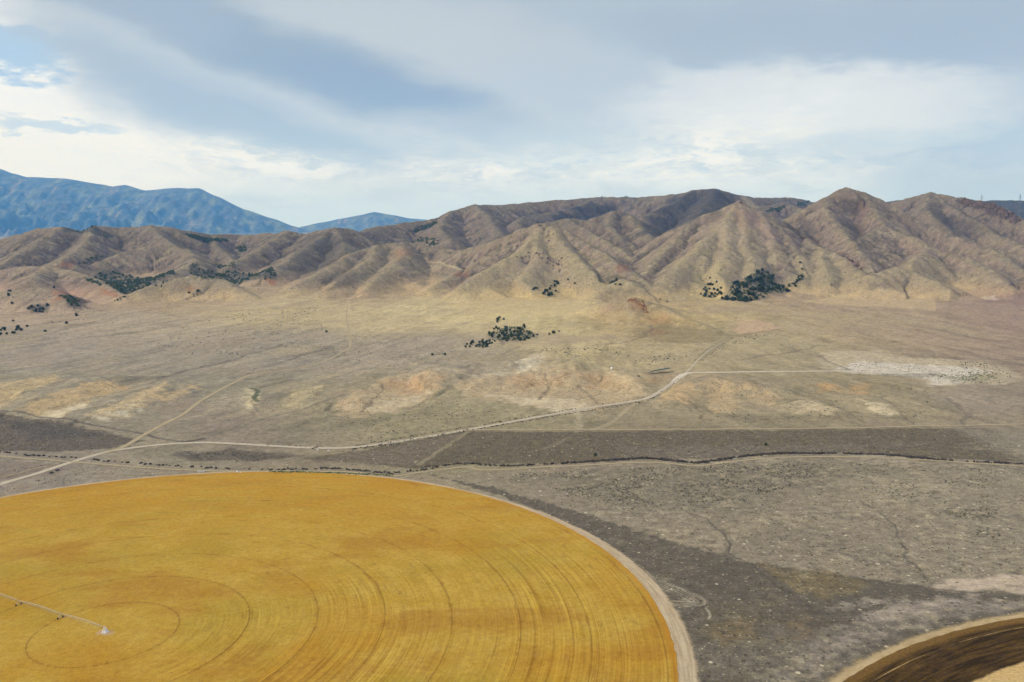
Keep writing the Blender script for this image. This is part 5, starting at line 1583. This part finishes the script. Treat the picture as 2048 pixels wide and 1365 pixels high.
# centre pivot sprinkler
PV = root('irrigation_pivot', (FC[0], FC[1], FZ), math.atan2(624.32 - FC[1], -376.36 - FC[0]), 'long galvanized centre pivot sprinkler arm standing in the golden field', 'sprinkler')
b = MB()
for sx_, sy_ in ((1, 1), (1, -1), (-1, 1), (-1, -1)):
    b.bar((1.7 * sx_, 1.7 * sy_, 0), (0.35 * sx_, 0.35 * sy_, 4.3), 0.10)
for z_, q_ in ((1.4, 1.26), (2.9, 0.79)):
    for (ax_, ay_), (bx_, by_) in (((1, 1), (1, -1)), ((1, -1), (-1, -1)), ((-1, -1), (-1, 1)), ((-1, 1), (1, 1))):
        b.bar((ax_ * q_, ay_ * q_, z_), (bx_ * q_, by_ * q_, z_), 0.06)
b.build('pivot_tower', m_white, PV)
MB().bar((0, 0, 0.1), (0, 0, 4.9), 0.14).bar((0, 0, 4.7), (1.2, 0, 4.5), 0.13).build('riser_pipe', m_galv, PV, True)
MB().box((-0.9, -0.75, 1.6), (1.0, 0.35, 1.7)).build('control_panel', m_blue, PV)
MB().box((0, 0, 0.1), (3.9, 3.9, 0.35)).build('concrete_base', m_conc, PV)
NSP = 4
for k in range(NSP):
    x0, x1 = k * SPAN + (1.0 if k == 0 else 0.3), (k + 1) * SPAN - 0.3
    b = MB(); n = 12
    def arch(u):
        return 3.95 + 1.15 * math.sin(math.pi * u)
    for i in range(n):
        u0, u1 = i / n, (i + 1) / n
        b.bar((x0 + (x1 - x0) * u0, 0, arch(u0)), (x0 + (x1 - x0) * u1, 0, arch(u1)), 0.10)
    b.build('span_pipe', m_galv, PV, True)
    b = MB()
    for i in range(1, n):
        u = i / n; x = x0 + (x1 - x0) * u; z = arch(u)
        dz_ = 1.25
        for sgn in (1, -1):
            b.bar((x, 0, z), (x, sgn * 0.75, z - dz_), 0.035, seg=5)
            if i < n - 1:
                u2 = (i + 1) / n
                b.bar((x, sgn * 0.75, z - dz_), (x0 + (x1 - x0) * u2, sgn * 0.75, arch(u2) - dz_), 0.035, seg=5)
                b.bar((x, sgn * 0.75, z - dz_), (x0 + (x1 - x0) * u2, 0, arch(u2)), 0.03, seg=5)
        b.bar((x, -0.75, z - dz_), (x, 0.75, z - dz_), 0.03, seg=5)
    b.build('truss', m_galv, PV)
    for i in range(1, 2 * n, 2):
        pass
    b = MB()
    for i in range(1, 16):
        u = i / 16; x = x0 + (x1 - x0) * u
        b.bar((x, 0.1, arch(u)), (x, 0.1, 1.4), 0.025, seg=5); b.bar((x, 0.1, 1.4), (x, 0.1, 1.2), 0.08, 0.12, 6)
    b.build('drop_hoses', m_galv, PV)
    xt = (k + 1) * SPAN
    b = MB()
    for sgn in (1, -1):
        b.bar((xt, sgn * 1.9, 0.75), (xt - 0.25, 0, 4.0), 0.075); b.bar((xt, sgn * 1.9, 0.75), (xt + 0.25, 0, 4.0), 0.075)
        b.bar((xt, sgn * 0.95, 2.4), (xt - 3.2, 0, 4.2), 0.05)
    b.bar((xt, -2.1, 0.75), (xt, 2.1, 0.75), 0.10)
    tw = b.build('drive_tower', m_galv, PV)
    for sgn in (1, -1):
        c0 = Vector((xt, sgn * 2.0, 0.62))
        MB().bar(c0 + Vector((-0.2, 0, 0)), c0 + Vector((0.2, 0, 0)), 0.64, seg=18).build('wheel', m_tyre, tw, True)
# bare pad at the pivot, part of the field
pad = []
for i in range(40):
    th = 2 * math.pi * i / 40
    rr_ = 5.2 * (1 + 0.28 * math.cos(th * 2 + 0.5)) + 1.5 * float(gn(math.cos(th) * 2, math.sin(th) * 2, 7))
    pad.append((FC[0] + 0.3 + rr_ * math.cos(th), FC[1] - 0.6 + rr_ * math.sin(th), FZ + 0.12))
structure(mesh_ob('pivot_pad', pad, [tuple(range(40))], m_dust), 'bare pale patch of soil under the pivot tower')


# two dark vehicles stopped on the gravel road
def vehicle(name, label, loc, rz, paint, pickup, k):
    r_ = root(name, loc, rz, label, 'car', 'vehicles stopped on the gravel road')
    L = 5.6 * k; H = 1.0
    low = [(-L / 2, 0.45), (L / 2 - .1, 0.45), (L / 2, 0.7), (L / 2 - .08, 1.0), (L / 2 - 1.5, 1.12), (-L / 2 + .05, 1.15), (-L / 2, 0.8)]
    MB().prism(low, -0.98, 0.98, 0.06).build('body', paint, r_)
    if pickup:
        cab = [(-0.75, 1.1), (1.35, 1.1), (0.75, 1.8), (-0.55, 1.82)]
        gl = [(-0.62, 1.2), (1.12, 1.2), (0.70, 1.68), (-0.50, 1.70)]
        MB().box((-1.75 * k, 0.93, 1.28), (2.0, 0.08, 0.3)).box((-1.75 * k, -0.93, 1.28), (2.0, 0.08, 0.3)).box((-L / 2 + 0.08, 0, 1.28), (0.08, 1.8, 0.3)).build('cargo_bed', paint, r_)
    else:
        cab = [(-2.35 * k, 1.1), (1.35, 1.1), (0.65, 1.8), (-2.0 * k, 1.82)]
        gl = [(-2.15 * k, 1.2), (1.10, 1.2), (0.58, 1.68), (-1.9 * k, 1.70)]
    MB().prism(cab, -0.93, 0.93, 0.14).build('cabin', paint, r_)
    MB().prism(gl, -0.94, 0.94, 0.10).build('window', m_glass, r_)
    for x in (L / 2 - 1.05, -L / 2 + 1.1):
        for y in (-0.9, 0.9):
            w_ = MB().bar((x, y - 0.13, 0.4), (x, y + 0.13, 0.4), 0.4, seg=16).build('wheel', m_tyre, r_, True)
            MB().bar((x, y - 0.15, 0.4), (x, y + 0.15, 0.4), 0.22, seg=12).build('rim', m_rim, w_, True)
    for y in (-0.7, 0.7):
        MB().box((L / 2 - 0.03, y, 0.85), (0.1, 0.36, 0.16)).build('headlight', m_light, r_)
        MB().box((-L / 2 + 0.02, y, 0.98), (0.1, 0.2, 0.28)).build('taillight', m_red, r_)
    MB().box((L / 2 + 0.02, 0, 0.55), (0.14, 1.8, 0.2)).build('bumper', m_rim, r_)
    return r_


x0_, y0_ = unproj(103, 947); x1_, y1_ = unproj(112, 943)
ang = math.atan2(y1_ - y0_, x1_ - x0_)
vehicle('parked_car', 'black station wagon nearer the camera on the pale gravel road', (x0_, y0_, float(height(x0_, y0_)) + 0.38), ang, m_black, False, 1.05)
vehicle('parked_truck', 'dark navy pickup truck just ahead of the black station wagon', (x1_ + 1.0, y1_ + 1.5, float(height(x1_, y1_)) + 0.38), ang, m_navy, True, 1.05)


# lattice pylons on the far right range
def pylon(px, py_top, py_base, label):
    a, c = ray(px, py_base); D = 8500.0
    zt = CZ + ray(px, py_top)[1] * D
    x = a * D
    zb = float(height(x, D)) - 1
    H = zt - zb
    r_ = root('transmission_tower', (x, D, zb), 0.3, label, 'pylon', 'lattice transmission towers on the far right skyline')
    b = MB(); w = H * 0.11
    lv = [0, .25, .45, .62, .76, .88, 1.0]
    wd = [1.0, .72, .5, .34, .26, .2, .08]
    for i in range(len(lv) - 1):
        for sx_, sy_ in ((1, 1), (1, -1), (-1, 1), (-1, -1)):
            b.bar((sx_ * w * wd[i], sy_ * w * wd[i], H * lv[i]), (sx_ * w * wd[i + 1], sy_ * w * wd[i + 1], H * lv[i + 1]), 0.55, seg=5)
        for sx_, sy_, tx, ty in ((1, 1, -1, 1), (1, -1, -1, -1), (1, 1, 1, -1), (-1, 1, -1, -1)):
            b.bar((sx_ * w * wd[i], sy_ * w * wd[i], H * lv[i]), (tx * w * wd[i + 1], ty * w * wd[i + 1], H * lv[i + 1]), 0.35, seg=4)
            b.bar((tx * w * wd[i], ty * w * wd[i], H * lv[i]), (sx_ * w * wd[i + 1], sy_ * w * wd[i + 1], H * lv[i + 1]), 0.35, seg=4)
    b.build('lattice_mast', m_galv_d, r_)
    for lvl, wid in ((.76, .20), (.88, .16), (.66, .24)):
        b = MB()
        for q in (-1, 1):
            b.bar((0, 0, H * lvl + H * .02), (q * H * wid, 0, H * lvl), 0.5, 0.25, 5); b.bar((0, 0, H * lvl - H * .02), (q * H * wid, 0, H * lvl), 0.5, 0.25, 5)
        b.build('cross_arm', m_galv_d, r_)
    return r_


m_galv_d = simple('weathered_steel', (0.16, 0.17, 0.19, 1), 0.7, 0.2)
pylon(1963, 390, 404, 'lattice transmission tower standing behind the dark cliff on the skyline')
pylon(2040, 388, 402, 'lattice transmission tower at the right edge of the photo on the blue range')

m_rock, t = mat('dark_outcrop_rock')
tcn = t.n('ShaderNodeTexCoord').outputs['Object']
n1 = t.noise(tcn, 0.06, 5, 0.65); n2 = t.noise(tcn, 0.5, 4, 0.7)
finish(t, t.mix(t.ss(t.m('ADD', n1.outputs[0], t.m('MULTIPLY', n2.outputs[0], 0.5)), 0.55, 0.95), ALB(84, 72, 66), ALB(132, 112, 96)), 0.95, 0.08, n2.outputs[0], 0.6, 1.0)
m_rock2, t = mat('orange_outcrop_rock')
n1 = t.noise(t.n('ShaderNodeTexCoord').outputs['Object'], 0.15, 5, 0.65)
finish(t, t.mix(t.ss(n1.outputs[0], 0.35, 0.65), ALB(128, 92, 62), ALB(184, 140, 92)), 0.95, 0.08)


def outcrop(px, n, size, spread, mtl, label, tall=1.0):
    P = upoly(px); s = np.r_[0, np.cumsum(np.hypot(*np.diff(P, axis=0).T))]
    b = MB(); r = random.Random(len(label))
    for _ in range(n):
        q = r.random() * s[-1]
        x = float(np.interp(q, s, P[:, 0])) + r.gauss(0, spread); y = float(np.interp(q, s, P[:, 1])) + r.gauss(0, spread * 1.6)
        e = size * r.uniform(.35, 1.2)
        k = len(b.v)
        b.box((x, y, float(height(x, y)) + e * .12 * tall), (e * r.uniform(.7, 1.5), e * r.uniform(.6, 1.2), e * r.uniform(.5, .9) * tall), r.uniform(0, 3.14), r.uniform(.45, .85))
        for i in range(k, len(b.v)):
            v = b.v[i]; b.v[i] = (v[0] + r.gauss(0, e * .12), v[1] + r.gauss(0, e * .12), v[2] + r.gauss(0, e * .10))
    ob = b.build('rock_outcrop', mtl)
    ob['label'] = label; ob['category'] = 'rocks'
    return ob


outcrop([(1925, 402), (1960, 409), (1995, 420), (2020, 434), (2032, 442)], 170, 15, 9, m_rock, 'dark jagged cliff band below the skyline of the right back hill', 1.1)
outcrop([(1590, 468), (1612, 475), (1640, 484)], 26, 9, 4, m_rock, 'thin dark rock rib on the saddle left below the pointed peak')
outcrop([(1258, 603), (1270, 602), (1285, 612), (1292, 622)], 50, 6, 5, m_rock2, 'orange rock nose at the front of the low knoll')
outcrop([(1672, 506), (1700, 522), (1722, 538)], 36, 9, 6, m_rock, 'reddish brown rock rib running down the spur below the pointed peak')
outcrop([(1462, 408), (1478, 404), (1500, 416), (1520, 430)], 40, 8, 9, m_rock, 'scattered rocks on top of the steep light hill')
outcrop([(1075, 449), (1085, 455), (1095, 470), (1105, 480)], 26, 7, 6, m_rock, 'small rocks on the crest of the middle hill')
outcrop([(1040, 520), (1075, 512), (1110, 525), (1120, 545)], 40, 7, 12, m_rock, 'pale broken rocks on the front face of the middle hill')

# small things by the roads
x, y = unproj(1223, 739)
r_ = root('water_tank', (x, y, float(height(x, y))), 0, 'small white upright tank on the pale rise left of the crossing', 'tank')
MB().bar((0, 0, -0.3), (0, 0, 3.6), 1.5, seg=20).build('shell', m_white, r_, True)
MB().bar((0, 0, 3.6), (0, 0, 4.2), 1.52, 0.3, 20).build('lid', m_white, r_, True)
MB().bar((1.55, 0.3, 0), (1.55, 0.3, 3.6), 0.05).bar((1.55, -0.3, 0), (1.55, -0.3, 3.6), 0.05).build('ladder', m_galv, r_)
x, y = unproj(1277, 753.5)
r_ = root('storage_box', (x, y, float(height(x, y))), 0.1, 'small dark brown steel box on bare ground between the orange hummocks', 'box')
MB().box((0, 0, 0.85), (3.8, 2.0, 1.9)).build('body', m_rust, r_)
MB().box((0, 0, 1.9), (4.0, 2.2, 0.16)).build('lid', m_rust, r_)
MB().box((-1.2, -1.03, 0.8), (0.9, 0.06, 1.4)).build('door', m_rust, r_)
x, y = unproj(476, 946)
r_ = root('irrigation_pump', (x, y, float(height(x, y))), 0.2, 'white irrigation pump on a slab at the far edge of the golden field', 'pump')
MB().box((0, 0, 0.1), (5.0, 3.4, 0.5)).build('slab', m_conc, r_)
MB().bar((-1, 0, .3), (-1, 0, 2.6), .55, seg=14).build('motor', m_white, r_, True)
MB().bar((-1, 0, .9), (2.6, 0, .9), .25).bar((2.6, 0, .9), (3.4, -1.2, .1), .25).build('pipe', m_white, r_, True)
MB().box((1.2, 1.1, 1.1), (.9, .4, 1.6)).build('control_panel', m_galv, r_)
x, y = unproj(402, 944)
r_ = root('headgate', (x, y, float(height(x, y))), 0.0, 'low pale concrete headgate left of the white pump', 'headgate')
MB().box((0, .9, .5), (9.0, .35, 1.3)).box((0, -.9, .5), (9.0, .35, 1.3)).build('walls', m_conc, r_)
MB().box((1.5, 0, .8), (.15, 1.5, 1.2)).build('gate_plate', m_galv, r_)
MB().bar((1.5, 0, 1.2), (1.5, 0, 2.0), .06).bar((1.2, 0, 2.0), (1.8, 0, 2.0), .05).build('gate_wheel', m_galv, r_)
x, y = unproj(629, 897)
r_ = root('cattle_guard', (x, y, float(height(x, y)) + .4), math.radians(62), 'dark steel cattle guard across the gravel road with wing posts', 'cattle guard')
b = MB()
for i in range(9):
    b.bar((-4.5, -1.2 + i * .3, .15), (4.5, -1.2 + i * .3, .15), .07, seg=6)
b.build('rails', m_rust, r_)
for sgn in (1, -1):
    b = MB()
    for i in range(4):
        b.bar((sgn * 4.7, -1.3, .2 + .4 * i), (sgn * 5.0, 1.3, .2 + .4 * i), .05, seg=6)
    b.bar((sgn * 4.7, -1.3, -.3), (sgn * 4.7, -1.3, 1.7), .09).bar((sgn * 5.0, 1.3, -.3), (sgn * 5.0, 1.3, 1.7), .09)
    b.build('wing_panel', m_rust, r_)
for px, py, lab in ((635, 900.5, 'pale boulder beside the cattle guard'), (657, 902, 'longer pale boulder right of the cattle guard')):
    x, y = unproj(px, py)
    V, Fc = [], []
    clump(V, Fc, 0, 0, 0, 1.5 if px < 640 else 2.1, 1.1, rs, 7)
    ob = mesh_ob('boulder', V, Fc, m_conc); ob.location = (x, y, float(height(x, y)))
    ob['label'] = lab; ob['category'] = 'rock'; ob['group'] = 'pale boulders by the cattle guard'
